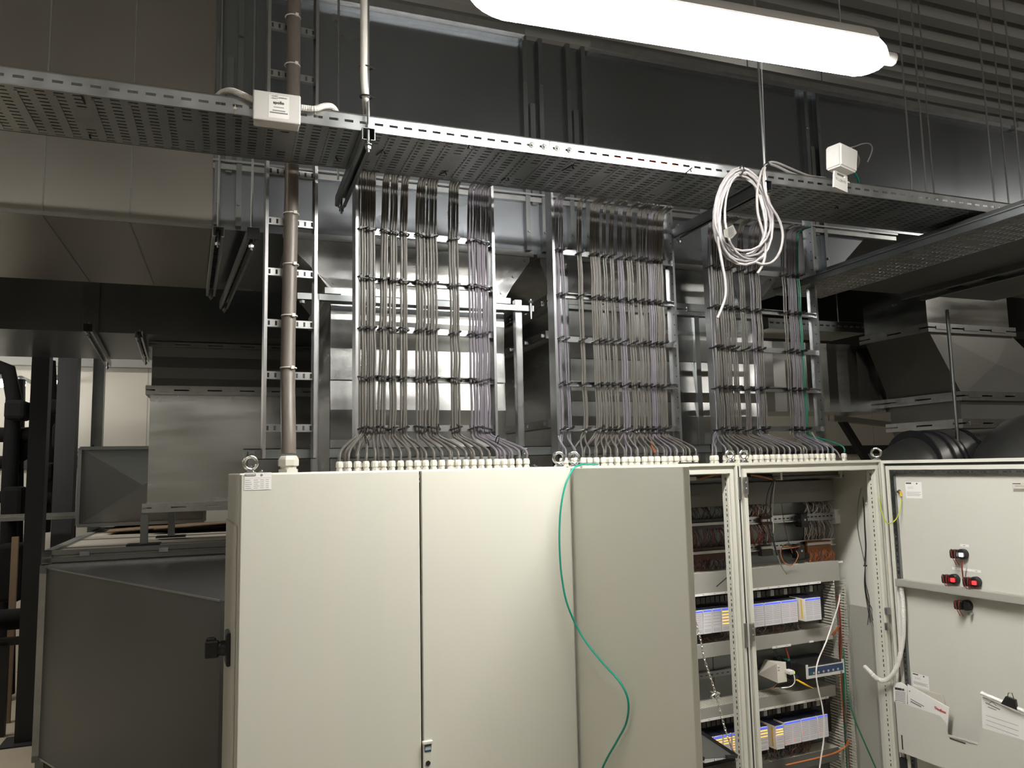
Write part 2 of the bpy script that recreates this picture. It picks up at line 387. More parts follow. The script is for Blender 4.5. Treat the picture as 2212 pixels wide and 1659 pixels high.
# ================================================================== sheet metal ducts (building direction)
def zig(b, x0, x1, z0, z1, y, step, amp, depth):
    # front face pressed into shallow creased bands, closed by a box body behind it
    n = max(2, int(round((z1-z0)/step))); n += n % 2
    for i in range(n):
        za = z0+(z1-z0)*i/n; zb = z0+(z1-z0)*(i+1)/n
        ya, yb = (y, y+amp) if i % 2 == 0 else (y+amp, y)
        b.add([Bw(x0, ya, za), Bw(x1, ya, za), Bw(x1, yb, zb), Bw(x0, yb, zb)], [(0, 1, 2, 3)])
    b.box(x0, x1, y+amp+.001, y+depth, z0, z1, Bw)
def zigx(b, x0, x1, z0, z1, y, step, amp, depth):
    n = max(2, int(round((x1-x0)/step))); n += n % 2
    for i in range(n):
        xa = x0+(x1-x0)*i/n; xb = x0+(x1-x0)*(i+1)/n
        ya, yb = (y, y+amp) if i % 2 == 0 else (y+amp, y)
        b.add([Bw(xa, ya, z0), Bw(xb, yb, z0), Bw(xb, yb, z1), Bw(xa, ya, z1)], [(0, 1, 2, 3)])
    b.box(x0, x1, y+amp+.001, y+depth, z0, z1, Bw)
def ring(x0, x1, y0, y1, z, parent, t=.03, h=.035, m='zinc', name='flange_joint'):
    # horizontal flange frame round a vertical duct, in segments (cleats)
    b = MB()
    for zz in (z-h*.55, z+h*.55):
        b.box(x0-t, x1+t, y0-t, y0, zz-h*.4, zz+h*.4, Bw); b.box(x0-t, x1+t, y1, y1+t, zz-h*.4, zz+h*.4, Bw)
        b.box(x0-t, x0, y0, y1, zz-h*.4, zz+h*.4, Bw); b.box(x1, x1+t, y0, y1, zz-h*.4, zz+h*.4, Bw)
    n = max(2, int((x1-x0)/.22))
    for i in range(n):
        xa = x0+(x1-x0)*(i+.15)/n; b.box(xa, xa+(x1-x0)*.55/n, y0-t-.006, y0-.002, z-.012, z+.012, Bw)
    n = max(2, int((y1-y0)/.22))
    for i in range(n):
        ya = y0+(y1-y0)*(i+.15)/n; yb = ya+(y1-y0)*.55/n; b.box(x0-t-.006, x0-.002, ya, yb, z-.012, z+.012, Bw)
    return b.build(name, m, parent)
# --- upper main duct, seen above and below the tray
t = thing('air_duct', 'huge dark sheet metal duct running behind and above the long tray', 'duct', Bw(0, 3.6, 3.2))
b = MB(); b.box(-6.5, -.085, 3.60, 4.80, 3.19, 4.36, Bw); b.build('left_casing', 'ductl', t)
b = MB()
for x in (-1.35, -.75, -.42): b.box(x, x+.006, 3.5975, 3.60, 3.19, 4.36, Bw); b.box(x, x+.006, 3.60, 4.80, 3.1875, 3.19, Bw)
b.box(-6.5, -.085, 3.597, 3.60, 3.19, 3.205, Bw); b.build('panel_seams', 'ductg', t); b = MB(); b.prism([Bw(-.085, 3.59, 4.36), Bw(-.085, 3.59, 3.19), Bw(3.38, 3.59, 3.19), Bw(3.735, 3.59, 3.52), Bw(7.5, 3.59, 3.52), Bw(7.5, 3.59, 4.36)], BY*1.21); b.build('casing', 'ductm', t)
for x in (-.02, 1.47, 1.72, 3.30):
    b = MB()
    for dx in (-.045, .045): b.box(x+dx-.012, x+dx+.012, 3.555, 3.60, 3.20, 4.36, Bw)
    b.box(x-.014, x+.014, 3.57, 3.60, 3.45, 4.0, Bw)
    for z in (3.3, 3.7, 4.1):
        for dx in (-.045, .045): b.cyl(Bw(x+dx, 3.552, z), Bw(x+dx, 3.545, z), .008, 8)
    b.build('flange_joint', 'galv', t)
b = MB()
for (xa, xb) in ((.05, 1.42), (1.80, 5.0), (5.05, 7.4)): b.box(xa, xb, 3.55, 3.60, 4.335, 4.365, Bw); b.box(xa, xb, 3.53, 3.55, 4.35, 4.39, Bw)
b.build('top_flange', 'zinc', t)
b = MB(); b.box(-.085, 3.9, 3.56, 3.59, 3.46, 3.485, Bw); b.box(-.085, 3.9, 3.545, 3.56, 3.49, 3.50, Bw); b.build('lower_seam', 'zinc', t)
# second duct above and behind, its top edge under the deck
t = thing('air_duct', 'dark sheet metal duct high up behind the main duct near the ceiling', 'duct', Bw(5, 5.2, 4.3))
b = MB(); b.box(4.4, 9.5, 5.2, 6.2, 4.65, 5.1, Bw); b.build('casing', 'duct', t)
b = MB(); b.box(4.4, 9.5, 5.16, 5.2, 5.06, 5.12, Bw); b.build('top_flange', 'zinc', t)
# --- funnels and drop ducts behind the ladders
def facets(b, x0, x1, y, zs, tilt, depth):
    # front face folded into broad bands, each leaning by its own small angle
    for i in range(len(zs)-1):
        za, zb = zs[i], zs[i+1]; k = math.tan(R(tilt[i]))*(za-zb)
        ya, yb = (y, y+k) if k >= 0 else (y-k, y)
        b.add([Bw(x0, yb, za), Bw(x1, yb, za), Bw(x1, ya, zb), Bw(x0, ya, zb)], [(0, 1, 2, 3)])
    b.box(x0, x1, y+.03, y+depth, zs[-1], zs[0], Bw)
def drop_duct(label, x0, x1, xt0, xt1, joint, m, zs, tilt, yb=4.35):
    t = thing('drop_duct', label, 'duct', Bw(x0, 3.6, 0))
    b = MB(); facets(b, x0, x1, 3.61, zs, tilt, yb-3.62); b.build('casing', m, t)
    b = MB()
    b.add([Bw(xt0, 3.597, 3.19), Bw(xt1, 3.597, 3.19), Bw(x1, 3.607, joint), Bw(x0, 3.607, joint), Bw(xt0, yb, 3.19), Bw(xt1, yb, 3.19), Bw(x1, yb, joint), Bw(x0, yb, joint)],
          [(0, 1, 2, 3), (4, 7, 6, 5), (0, 3, 7, 4), (1, 5, 6, 2)]); b.build('funnel', m, t)
    # bolted gusset plates on the front corners of the funnel
    for (xa, xb, sx) in ((xt0, x0, 1), (xt1, x1, -1)):
        b = MB(); poly = [Bw(xa, 3.592, 3.20), Bw(xa, 3.592, 3.15), Bw(xb, 3.606, joint+.02), Bw(xb+sx*.11, 3.606, joint+.02), Bw(xb+sx*.17, 3.592, 3.20)]
        b.prism(poly, BY*.004); b.use
        for k in (0.05, .5, .95):
            p = Bw(xa+(xb-xa)*k+sx*.02, 3.592+.012*k, 3.165+(joint+.03-3.165)*k); b.cyl(p, p-BY*.006, .007, 8)
        b.build('gusset_plate', 'zinc', t)
    ring(x0, x1, 3.62, yb, joint-.02, t)
    b = MB(); b.box(xt0-.02, xt1+.02, 3.585, 3.60, 3.175, 3.205, Bw); b.build('top_angle', 'zinc', t)
    return t
drop_duct('bright banded sheet metal drop duct behind the ladder left of centre', .44, 1.30, .24, 1.44, 2.94, 'ductb', [2.94, 2.808, 2.672, 2.524, 2.384, 2.245, 2.11, 1.9, 0], [1.5, -4, 3, 5, -5, 4, 1, 0])
t2 = drop_duct('dark sheet metal drop duct behind the two right cable ladders', 1.56, 2.84, 1.50, 2.98, 2.97, 'ductb', [2.97, 2.916, 2.782, 2.661, 2.489, 2.437, 2.358, 2.2, 0], [-3, 2, -3, 4.5, -3, 6, -2, 0])
for z in (2.78, 2.32, 1.90):
    b = MB(); b.box(1.53, 1.56, 3.62, 4.35, z-.02, z+.02, Bw)
    for i in range(3): b.box(1.522, 1.53, 3.66+i*.24, 3.80+i*.24, z-.008, z+.008, Bw)
    b.build('side_seam', 'zinc', t2)
b = MB(); b.box(2.42, 2.45, 3.60, 3.619, 1.0, 2.94, Bw); b.build('seam_strip', 'galv', t2)
# C-profile upright with bolts right of the middle ladder and by the bright duct
def upright(name, label, x, y, z0, z1, w=.05, d=.05, m='galv', holes=True):
    t = thing(name, label, 'steel profile', Bw(x, y, z0)); b = MB()
    b.box(x-w/2, x+w/2, y, y+.004, z0, z1, Bw); b.box(x-w/2, x-w/2+.004, y, y+d, z0, z1, Bw); b.box(x+w/2-.004, x+w/2, y, y+d, z0, z1, Bw)
    b.build('profile', m, t)
    if holes:
        b = MB(); z = z0+.05
        while z < z1: b.cyl(Bw(x-w*.3, y-.001, z), Bw(x-w*.3, y-.004, z), .004, 6); z += .075
        b.build('rivet_row', 'zinc', t)
    return t
upright('strut_channel', 'slotted upright channel at the right edge of the bright banded duct', 1.345, 3.52, 0, 2.93, .035, .035, 'zinc', False)
upright('strut_channel', 'dark riveted upright channel just left of the middle ladder', 1.535, 3.40, 0, 3.18, .06)
upright('strut_channel', 'dark riveted upright channel between the middle and right ladders', 2.44, 3.40, 0, 3.18, .07)
upright('strut_channel', 'upright channel behind the narrow ladder with the thick cable', .36, 3.50, 0, 2.90, .03, .03, 'zinc', False)
b = MB(); b.box(.28, 1.42, 3.50, 3.535, 2.872, 2.900, Bw)
b.cyl(Bw(1.40, 3.49, 2.93), Bw(1.40, 3.49, 2.83), .006, 8); b.lathe(Bw(1.40, 3.49, 2.91), [(.012, 0), (.012, .012)], 6); b.lathe(Bw(.30, 3.49, 2.85), [(.012, 0), (.012, .012)], 6)
tag(b.build('strut_rail', 'galv'), 'horizontal zinc strut rail bolted across the bright banded duct', 'strut')
# --- lower left duct
t = thing('air_duct', 'dark flat duct at left below the huge main duct', 'duct', Bw(-3, 5.9, 3.09))
b = MB(); b.box(-6.5, 1.8, 5.9, 7.25, 3.09, 4.1, Bw); b.build('casing', 'duct', t)
b = MB(); b.box(-.95, -.85, 5.87, 5.9, 3.09, 4.0, Bw); b.build('flange_joint', 'galv', t)
# --- shiny plenum box at left
t = thing('plenum_box', 'shiny upright sheet metal plenum box standing above the casing at left', 'duct', Bw(-.54, 6.2, 1.60))
b = MB(); b.box(-.545, 1.3, 6.21, 7.0, 1.87, 2.71, Bw); b.build('casing', 'ductb', t)
b = MB(); zig(b, -.54, 1.3, 2.735, 3.06, 6.22, .09, .004, .7); b.build('upper_casing', 'duct', t)
ring(-.545, 1.3, 6.21, 7.0, 2.723, t, .03, .035)
ring(-.545, 1.3, 6.21, 7.0, 1.865, t, .03, .035)
ring(-.545, 1.3, 6.21, 7.0, 3.066, t, .02, .02, 'galv', 'top_flange')
for (x, y) in ((-.56, 6.24), (-.42, 6.9), (1.2, 6.24)):
    b = MB(); b.box(x-.025, x+.025, y-.025, y+.025, 1.612, 1.85, Bw); lg = b.build('leg', 'galv', t)
    b = MB(); b.box(x-.11, x+.11, y-.07, y+.07, 1.60, 1.612, Bw); b.build('foot_plate', 'black', lg)
# --- air handling unit with tapered duct at left
t = thing('air_handling_unit', 'long low cream unit casing behind the closed cabinet at left', 'machine', Bw(.4, 7.4, 0))
b = MB(); b.box(-1.16, 2.6, 6.16, 8.68, .28, 1.585, Bw); b.build('casing', 'ahu', t)
b = MB()
for z in (1.52, 1.60-.03):
    b.box(-1.18, 2.6, 6.13, 6.17, z-.0, z+.03, Bw)
b.box(-1.18, -1.12, 6.13, 6.19, .25, 1.6, Bw)
b.box(-1.18, -1.12, 6.13, 8.7, 1.56, 1.60, Bw); b.box(-1.18, 2.6, 8.6, 8.70, 1.56, 1.60, Bw); b.build('corner_frame', 'frame', t)
b = MB()
for y in (6.45, 7.2, 7.95): b.box(-1.12, 2.6, y, y+.02, 1.585, 1.592, Bw)
b.build('roof_seam', 'frame', t)
for x in (-.95, -.45, .1): b = MB(); b.box(x, x+.06, 6.115, 6.13, 1.555, 1.585, Bw); b.build('clip', 'zinc', t)
for x in (-1.12, 1.2):
    for y in (6.25, 8.5): b = MB(); b.box(x-.03, x+.03, y-.03, y+.03, 0, .28, Bw); b.build('foot', 'galv', t)
t = thing('tapered_duct', 'dull grey tapered duct joined to the front of the cream unit casing', 'duct', Bw(-.5, 5.5, .28))
b = MB(); A0, A1 = (-1.13, 6.03), (-.02, 4.02)
b.prism([Bw(A0[0], A0[1], .28), Bw(A1[0], A1[1], .28), Bw(.38, A1[1], .28), Bw(.38, A0[1], .28)], (0, 0, 1.215)); b.build('casing', 'ductd', t)
b = MB(); b.box(-1.17, .40, 6.03, 6.10, 1.46, 1.515, Bw); b.box(-1.17, -1.12, 6.03, 6.10, .25, 1.515, Bw); b.box(-1.17, .40, 6.03, 6.10, .25, .29, Bw); b.build('flange_frame', 'zinc', t)
b = MB(); b.box(-1.15, -1.10, 6.03, 6.08, 0, .25, Bw); b.build('foot', 'galv', t); b = MB(); b.box(.3, .35, 4.1, 4.15, 0, .28, Bw); b.build('foot', 'galv', t)
b = MB(); d = (Vector((A1[0]-A0[0], A1[1]-A0[1], 0))).normalized()
b.bar(Bw(A0[0], A0[1], 1.497), Bw(A1[0], A1[1], 1.497), .010, .008); b.build('folded_edge', 'zinc', t); b = MB(); b.bar(Bw(A0[0], A0[1], .282), Bw(A1[0], A1[1], .282), .010, .012); b.build('folded_edge', 'zinc', t)
# cardboard on the casing roof
b = MB()
for i, (x0, x1, y0, y1) in enumerate([(-1.0, .2, 7.7, 8.5), (-.6, .8, 7.5, 8.3)]):
    b.prism([Bw(x0, y0, 1.605+.02*i), Bw((x0+x1)/2, y0-.05, 1.63+.03*i), Bw(x1, y0, 1.605+.02*i), Bw(x1, y1, 1.605+.02*i), Bw(x0, y1, 1.62)], (0, 0, .008))
tag(b.build('cardboard_sheet', 'card'), 'crumpled brown cardboard lying on the cream unit roof', 'cardboard')
# duct stub box with cross folds behind the plenum box
t = thing('duct_box', 'small square cross-folded duct box standing left of the shiny plenum', 'duct', Bw(-1.0, 8.0, 1.6))
x0, x1, z0, z1, y = -1.27, -.2, 1.66, 2.36, 8.0
b = MB(); cx, cz = (x0+x1)/2, (z0+z1)/2
b.add([Bw(x0, y, z0), Bw(x1, y, z0), Bw(x1, y, z1), Bw(x0, y, z1), Bw(cx, y-.05, cz), Bw(x0, y+.5, z0), Bw(x1, y+.5, z0), Bw(x1, y+.5, z1), Bw(x0, y+.5, z1)],
      [(0, 1, 4), (1, 2, 4), (2, 3, 4), (3, 0, 4), (5, 8, 7, 6), (0, 5, 6, 1), (3, 2, 7, 8), (0, 3, 8, 5), (1, 6, 7, 2)]); b.build('casing', 'duct', t)
b = MB()
for (a, c) in (((x0, z0), (x1, z0)), ((x0, z1), (x1, z1)), ((x0, z0), (x0, z1)), ((x1, z0), (x1, z1))): b.bar(Bw(a[0], y-.01, a[1]), Bw(c[0], y-.01, c[1]), .03, .03)
b.build('flange_joint', 'galv', t)
# steel column and wall cables
p = atB(206, 1000, 8.6)
b = MB(); b.box(p.x-.05, p.x+.05, 8.6, 8.7, 0, 3.9, Bw); tag(b.build('steel_column', 'galv'), 'slim grey steel column standing before the pale back wall at left', 'column')
b = MB(); b.box(p.x+.06, p.x+.10, 8.55, 8.6, 1.62, 2.2, Bw); b.box(p.x+.05, p.x+.13, 8.52, 8.6, 1.95, 2.12, Bw); tag(b.build('damper_actuator', 'steel'), 'small dark actuator box with rod beside the slim steel column', 'actuator')
for i, (ya, lab) in enumerate([(968, 'upper'), (1104, 'lower')]):
    P = [Bw(*atB(150, ya, 8.6)), Bw(*atB(168, ya+9, 8.6)), Bw(*atB(186, ya+4, 8.6)), Bw(*atB(203, ya-6, 8.6))]
    b = MB(); b.tube(smooth_path(P, 5), .008, 6); tag(b.build('hanging_cable', 'blackw'), '%s thin black cable sagging from the pipes to the steel column' % lab, 'cable')
# --- dark posts and insulated pipes at left
for (px, y, wd, lab) in [(78, 7.35, .13, 'nearer thick dark square post rising from the floor at far left'), (138, 8.4, .17, 'dark square post directly behind the cream unit corner at left')]:
    p = atB(px, 1000, y); t = thing('steel_post', lab, 'post', Bw(p.x, y, 0))
    b = MB(); b.box(p.x-wd/2, p.x+wd/2, y, y+wd, .012, 3.6, Bw); b.build('post', 'steel', t)
    b = MB(); b.box(p.x-.16, p.x+.16, y-.08, y+.2, 0, .012, Bw); b.build('base_plate', 'steel', t)
def pxpipe(lab, pts, r, y, m='insul', seg=14, name='insulated_pipe', cat='pipe'):
    b = MB(); P = [Bw(*atB(a, c, y)) for a, c in pts]; b.tube(P, r, seg); return tag(b.build(name, m, smooth=True), lab, cat)
pxpipe('black insulated pipe rising between the left edge and the thick post', [(14, 1500), (16, 1290), (20, 1060), (30, 860), (18, 800), (-40, 780)], .070, 8.8)
pxpipe('black insulated riser directly between the two dark posts', [(92, 1150), (100, 1000), (108, 860), (104, 780)], .07, 9.1)
pxpipe('black insulated pipe crossing horizontally at the top left of the pipe group', [(-40, 938), (30, 940), (75, 938)], .075, 8.9)
pxpipe('black insulated pipe bend joining the lower left riser', [(-40, 1000), (20, 998), (45, 985), (58, 950)], .065, 8.95)
pxpipe('black pipe flange bar crossing both posts, topmost', [(14, 883), (160, 882)], .06, 8.7)
pxpipe('black pipe stub right of the rear post, second from top', [(115, 975), (115, 915)], .0, 8.7) if False else None
for (x0, y0, x1, y1, lab) in [(112, 913, 158, 970, 'black valve body right of the rear post, upper'), (112, 1015, 154, 1080, 'black valve body right of the rear post, lower'),
                              (2, 1052, 46, 1118, 'bulky black valve body by the left edge of the frame')]:
    a = atB(x0, y0, 8.6); c = atB(x1, y1, 8.6); b = MB(); b.bbox(a.x, c.x, 8.6, 8.85, c.z, a.z, .04, Bw); tag(b.build('valve_body', 'insul'), lab, 'valve')
for (x0, y0, x1, y1, lab) in [(8, 863, 52, 906, 'black flanged block at the upper left pipe crossing'), (100, 862, 160, 893, 'black flanged block between the posts near the bright lamp'), (110, 1108, 152, 1172, 'black valve body right of the rear post, lowest'),
                              (-10, 1178, 44, 1300, 'large black insulated block low at the left edge'), (60, 1000, 112, 1040, 'black insulated tee behind the thick post')]:
    a = atB(x0, y0, 8.45); c = atB(x1, y1, 8.45); b = MB(); b.bbox(a.x, c.x, 8.45, 8.75, c.z, a.z, .035, Bw); tag(b.build('valve_body', 'insul'), lab, 'valve')
pxpipe('black riser pipe at far left behind the curved pipe', [(36, 1200), (38, 1000), (42, 820)], .055, 9.1)
pxpipe('black horizontal pipe behind the posts at mid height', [(-40, 1072), (60, 1076), (112, 1076)], .06, 9.0)
b = MB(); a = atB(-20, 1120, 8.2); c = atB(195, 1124, 8.2); b.box(a.x, c.x, 8.2, 8.24, a.z-.03, a.z+.03, Bw); b.box(a.x, c.x, 8.19, 8.2, a.z-.006, a.z+.006, Bw)
tag(b.build('strut_rail', 'zinc'), 'pale horizontal strut rail crossing behind the thick post at left', 'strut')
a = atB(-20, 1342, 7.6); c = atB(84, 1345, 7.6)
b = MB(); b.tube([Bw(a.x, 7.62, a.z), Bw(c.x, 7.62, a.z)], .085, 14); tag(b.build('insulated_pipe', 'insul', smooth=True), 'low black insulated pipe crossing behind the thick post at left', 'pipe')
a = atB(-20, 1390, 7.6)
b = MB(); b.box(a.x, c.x, 7.60, 7.66, a.z-.03, a.z+.03, Bw); q = atB(8, 1400, 7.6); b.box(q.x-.03, q.x+.03, 7.60, 7.66, 0, a.z, Bw); tag(b.build('pipe_support', 'steel'), 'black low support frame standing on the floor at far left', 'support')
a = atB(31, 1160, 8.0); q = atB(36, 1280, 8.0)
b = MB(); b.box(a.x-.02, a.x+.03, 8.0, 8.04, 0, a.z+.0, Bw); tag(b.build('timber_batten', 'card'), 'narrow brown timber batten between the black pipes at far left', 'timber')
# --- strut hangers under the ducts
def strut_hanger(label, px0, py0, px1, py1, z, rodpx=None, w=.045, cap=False):
    a = atBz(px0, py0, z); c = atBz(px1, py1, z); t = thing('strut_hanger', label, 'strut', Bw(a.x, a.y, z))
    A, C = Bw(*a), Bw(*c); d = (C-A).normalized(); s = d.cross(Vector((0, 0, 1)))
    b = MB(); h = .042
    b.obox((A+C)/2+Vector((0, 0, h/2)), d, s, (0, 0, 1), (C-A).length/2, w/2, .0015)
    for k in (-1, 1): b.obox((A+C)/2+s*k*w/2, d, s, (0, 0, 1), (C-A).length/2, .0015, h/2)
    for k in (-1, 1): b.obox((A+C)/2+s*k*w*.38-Vector((0, 0, h/2)), d, s, (0, 0, 1), (C-A).length/2, w*.12, .0015)
    b.build('channel', 'zinc', t)
    b = MB(); n = int((C-A).length/.03)
    for i in range(n): b.obox(A+d*(.015+i*.03)+Vector((0, 0, h/2-.003)), d, s, (0, 0, 1), .006, w*.25, .001)
    b.build('tooth_row', 'steel', t)
    for k, P in enumerate((A+d*.06, C-d*.06)):
        top = Vector((P.x, P.y, 5.6 if k == 0 and P.y < 4 else z+.045)); b = MB(); b.cyl(P-Vector((0, 0, .055)), top, .005, 8)
        b.lathe(P-Vector((0, 0, .045)), [(.012, 0), (.012, .012)], 6); b.build('threaded_rod', 'zinc', t, smooth=False)
    if cap: b = MB(); b.obox(A-d*.004, d, s, (0, 0, 1), .006, w*.55, .024); b.build('end_cap', 'black', t)
    return t
strut_hanger('slotted strut hanger with black end cap under the main duct, right one', 547, 505, 483, 660, 3.10, cap=True)
strut_hanger('strut hanger under the main duct, directly left of the capped one', 472, 500, 455, 632, 3.135)
strut_hanger('strut hanger with black cap under the lower left duct, left one', 190, 708, 234, 786, 3.045, cap=True)
strut_hanger('strut hanger under the lower left duct, nearer the shiny plenum', 300, 722, 316, 776, 3.045)
# --- right background: big transition duct
t = thing('transition_duct', 'large folded sheet metal transition duct at right above the open door', 'duct', Bw(4.76, 4.13, 2.3))
def loft(b, r0, z0, r1, z1, fold=0.0):
    # r = (x0,x1,y0,y1)
    def rect(r, z): return [Bw(r[0], r[2], z), Bw(r[1], r[2], z), Bw(r[1], r[3], z), Bw(r[0], r[3], z)]
    A = rect(r0, z0); C = rect(r1, z1)
    for i in range(4):
        j = (i+1) % 4; mid = (A[i]+A[j]+C[i]+C[j])/4
        n = (A[j]-A[i]).cross(C[i]-A[i]).normalized()
        mid = mid+n*fold
        b.add([A[i], A[j], C[j], C[i], mid], [(0, 1, 4), (1, 2, 4), (2, 3, 4), (3, 0, 4)])
    b.add(A+C, [(0, 3, 2, 1), (4, 5, 6, 7)])
X0, X1, Y0, Y1 = 4.76, 5.59, 4.13, 4.72
b = MB(); b.box(X0, X1, Y0, Y1, 3.06, 3.515, Bw); b.build('upper_box', 'ductb', t)
b = MB(); loft(b, (5.02, 6.2, Y0-.02, Y1+.05), 2.56, (X0, X1, Y0, Y1), 3.03, .012); b.build('tapered_body', 'ductg', t)
b = MB(); b.box(5.02, 6.2, Y0, Y1+.05, 2.36, 2.54, Bw); b.build('middle_box', 'ductg', t)
b = MB(); loft(b, (5.05, 5.7, Y0+.05, Y1-.05), 2.00, (5.02, 6.2, Y0, Y1+.05), 2.34, .015); b.build('lower_cone', 'ductg', t)
ring(X0, X1, Y0, Y1, 3.045, t); ring(5.02, 6.2, Y0-.01, Y1+.05, 2.55, t); ring(5.02, 6.2, Y0, Y1+.05, 2.35, t)
# round duct with bends
t = thing('round_duct', 'dark round duct with bends behind the top of the open door at right', 'duct', Bw(5.3, 3.8, 1.9))
def rd(pts, r, y): return [Bw(*atB(a, c, y)) for a, c in pts]
yR = 3.75
b = MB(); b.tube(smooth_path(rd([(1905, 1075), (1950, 1034), (2000, 1008), (2060, 998)], .2, yR), 6), [.20+.001*i for i in range(19)], 24); b.build('bend', 'spiral', t, smooth=True)
b = MB(); b.tube(rd([(2060, 998), (2180, 990)], .2, yR), .205, 28); b.build('sleeve', 'galv', t, smooth=True)
b = MB()
for px in (1972, 2003, 2020, 2030, 2068): 
    p = rd([(px, 1005 if px < 2040 else 998)], 0, yR)[0]; b.tube([p-BX*.006, p+BX*.006], .222, 28)
b.build('clamp_ring', 'steel', t, smooth=True)
b = MB(); c0 = atB(2292, 985, 3.35); P = [Bw(c0.x+.42*math.sin(a)-.1, 3.35, c0.z-.25+.42*math.cos(a)-.12) for a in [R(-60+12*i) for i in range(12)]]
b.tube(P, .24, 28); b.build('elbow', 'spiral', t, smooth=True)
# banded duct left of it
t = thing('air_duct', 'sheet metal duct with upright reflecting bands right of the right ladder', 'duct', Bw(4.2, 4.5, 2.47))
b = MB(); zigx(b, 3.4, 5.05, 2.482, 3.024, 4.79, .11, .011, .5); b.build('casing', 'ductb', t)
# hanger rod before the transition duct
p0 = atB(2043, 640, 3.6)
b = MB(); b.cyl(Bw(p0.x, 3.6, 2.2), Bw(p0.x, 3.6, 3.05), .011, 10); tag(b.build('hanger_rod', 'galv', smooth=True), 'dull hanging rod in front of the large transition duct', 'rod')
# cantilever channel and black brace
a = atB(1798, 903, 5.4); c = atB(1940, 890, 6.6)
b = MB(); b.bar(Bw(*a), Bw(c.x, c.y, a.z), .07, .05); cch = tag(b.build('cantilever_channel', 'galv'), 'grey cantilever channel with white end cap below the banded duct', 'bracket')
b = MB(); q = atB(1875, 1000, 5.6); p = atB(1818, 908, 5.6); d = (Bw(*q)-Bw(*p)); b.bar(Bw(*p), Bw(*p)+d*(p.z/-d.z), .055, .055); tag(b.build('diagonal_brace', 'steel'), 'black diagonal brace before the cream wall at right', 'brace')
b = MB(); b.box(a.x-.035, a.x+.035, a.y-.015, a.y, a.z-.03, a.z+.02, Bw); b.build('end_cap', 'white', cch)
# dark duct mass behind, above the banded duct
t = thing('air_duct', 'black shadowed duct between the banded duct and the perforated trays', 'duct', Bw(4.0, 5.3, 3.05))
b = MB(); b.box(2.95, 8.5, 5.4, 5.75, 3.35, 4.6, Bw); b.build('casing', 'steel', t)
# duct running toward the viewer at upper right
t = thing('air_duct', 'smooth duct with cleated bottom edge running overhead at the right edge', 'duct', Bw(3.6, 2.6, 3.06))
b = MB(); b.box(3.34, 4.7, 2.35, 3.56, 3.12, 3.25, Bw); b.build('casing', 'ductd', t)
b = MB()
for x in (3.9, 4.05): b.box(x, x+.03, 2.35, 3.56, 3.085, 3.12, Bw)
for i in range(5): b.box(3.93, 4.05, 2.36+i*.24, 2.5+i*.24, 3.10, 3.118, Bw)
b.build('cleated_edge', 'galv', t)
# ================================================================== perforated trays
def perf_plate(b, x0, x1, y0, y1, z, fr, pitch=.052, slotw=.028, yp=.0235, sloth=.007, th=.0015, along='x'):
    # plate with real slots: columns of short slots, alternate columns staggered
    nx = max(1, int(round((x1-x0)/pitch))); px = (x1-x0)/nx; ny = int((y1-y0-.02)/yp); ypp = (y1-y0)/ny
    V = {}
    def vid(x, y):
        k = (round(x, 5), round(y, 5))
        if k not in V: V[k] = len(b.v); b.v.append(fr(k[0], k[1], z))
        return V[k]
    for i in range(nx):
        xa = x0+i*px; xs = [xa, xa+(px-slotw)/2, xa+(px+slotw)/2, xa+px]
        xsB = xs
        for j in range(ny):
            off = 0
            ya = y0+j*ypp; ys = [ya, ya+(ypp-sloth)/2, ya+(ypp+sloth)/2, ya+ypp]
            if i % 2 and j % 4 == 2: pass
            solid = (i % 6 == 5 and 3 < j < ny-4)
            for p in range(3):
                for q in range(3):
                    if p == 1 and q == 1 and not solid: continue
                    b.f.append([vid(xs[p], ys[q]), vid(xs[p+1], ys[q]), vid(xs[p+1], ys[q+1]), vid(xs[p], ys[q+1])]); b.mi.append(b.cur)
def side_plate(b, a0, a1, c, z0, z1, fr, pitch=.052, slotw=.030, sloth=.009, zc=.55, ax='x'):
    n = max(1, int(round((a1-a0)/pitch))); pp = (a1-a0)/n; zm = z0+(z1-z0)*zc; zs = [z0, zm-sloth/2, zm+sloth/2, z1]
    for i in range(n):
        aa = a0+i*pp; xs = [aa, aa+(pp-slotw)/2, aa+(pp+slotw)/2, aa+pp]
        for p in range(3):
            for q in range(3):
                if p == 1 and q == 1: continue
                cs = [(xs[p], zs[q]), (xs[p+1], zs[q]), (xs[p+1], zs[q+1]), (xs[p], zs[q+1])]
                b.add([fr(u, c, v) if ax == 'x' else fr(c, u, v) for u, v in cs], [(0, 1, 2, 3)])
TY0, TY1, TZ = 2.565, 2.925, 3.27
def tray_section(label, x0, x1, group=None):
    t = thing('perforated_cable_tray', label, 'cable tray', Bw((x0+x1)/2, TY0, TZ), group)
    b = MB(); perf_plate(b, x0, x1, TY0+.004, TY1-.004, TZ, Bw)
    for i in range(int((x1-x0)/.104)):   # pressed ribs between slot columns
        xa = x0+(i+1)*.104; b.box(xa-.003, xa+.003, TY0+.03, TY1-.03, TZ-.0022, TZ-.0003, Bw)
    o = b.build('tray_bottom', 'tray', t); sm = o.modifiers.new('thickness', 'SOLIDIFY'); sm.thickness = .0014; sm.offset = 1
    for (y, s) in ((TY0, 1), (TY1, -1)):
        b = MB(); side_plate(b, x0, x1, y, TZ, TZ+.052, Bw); o = b.build('side_wall', 'tray', t); sm = o.modifiers.new('thickness', 'SOLIDIFY'); sm.thickness = .0012; sm.offset = 0
        b = MB(); b.tube([Bw(x0, y+s*.004, TZ+.055), Bw(x1, y+s*.004, TZ+.055)], .0055, 8); b.box(x0, x1, y-.001, y+.001, TZ-.001, TZ+.004, Bw); b.build('rolled_rim', 'zinc', t, smooth=True)
    return t
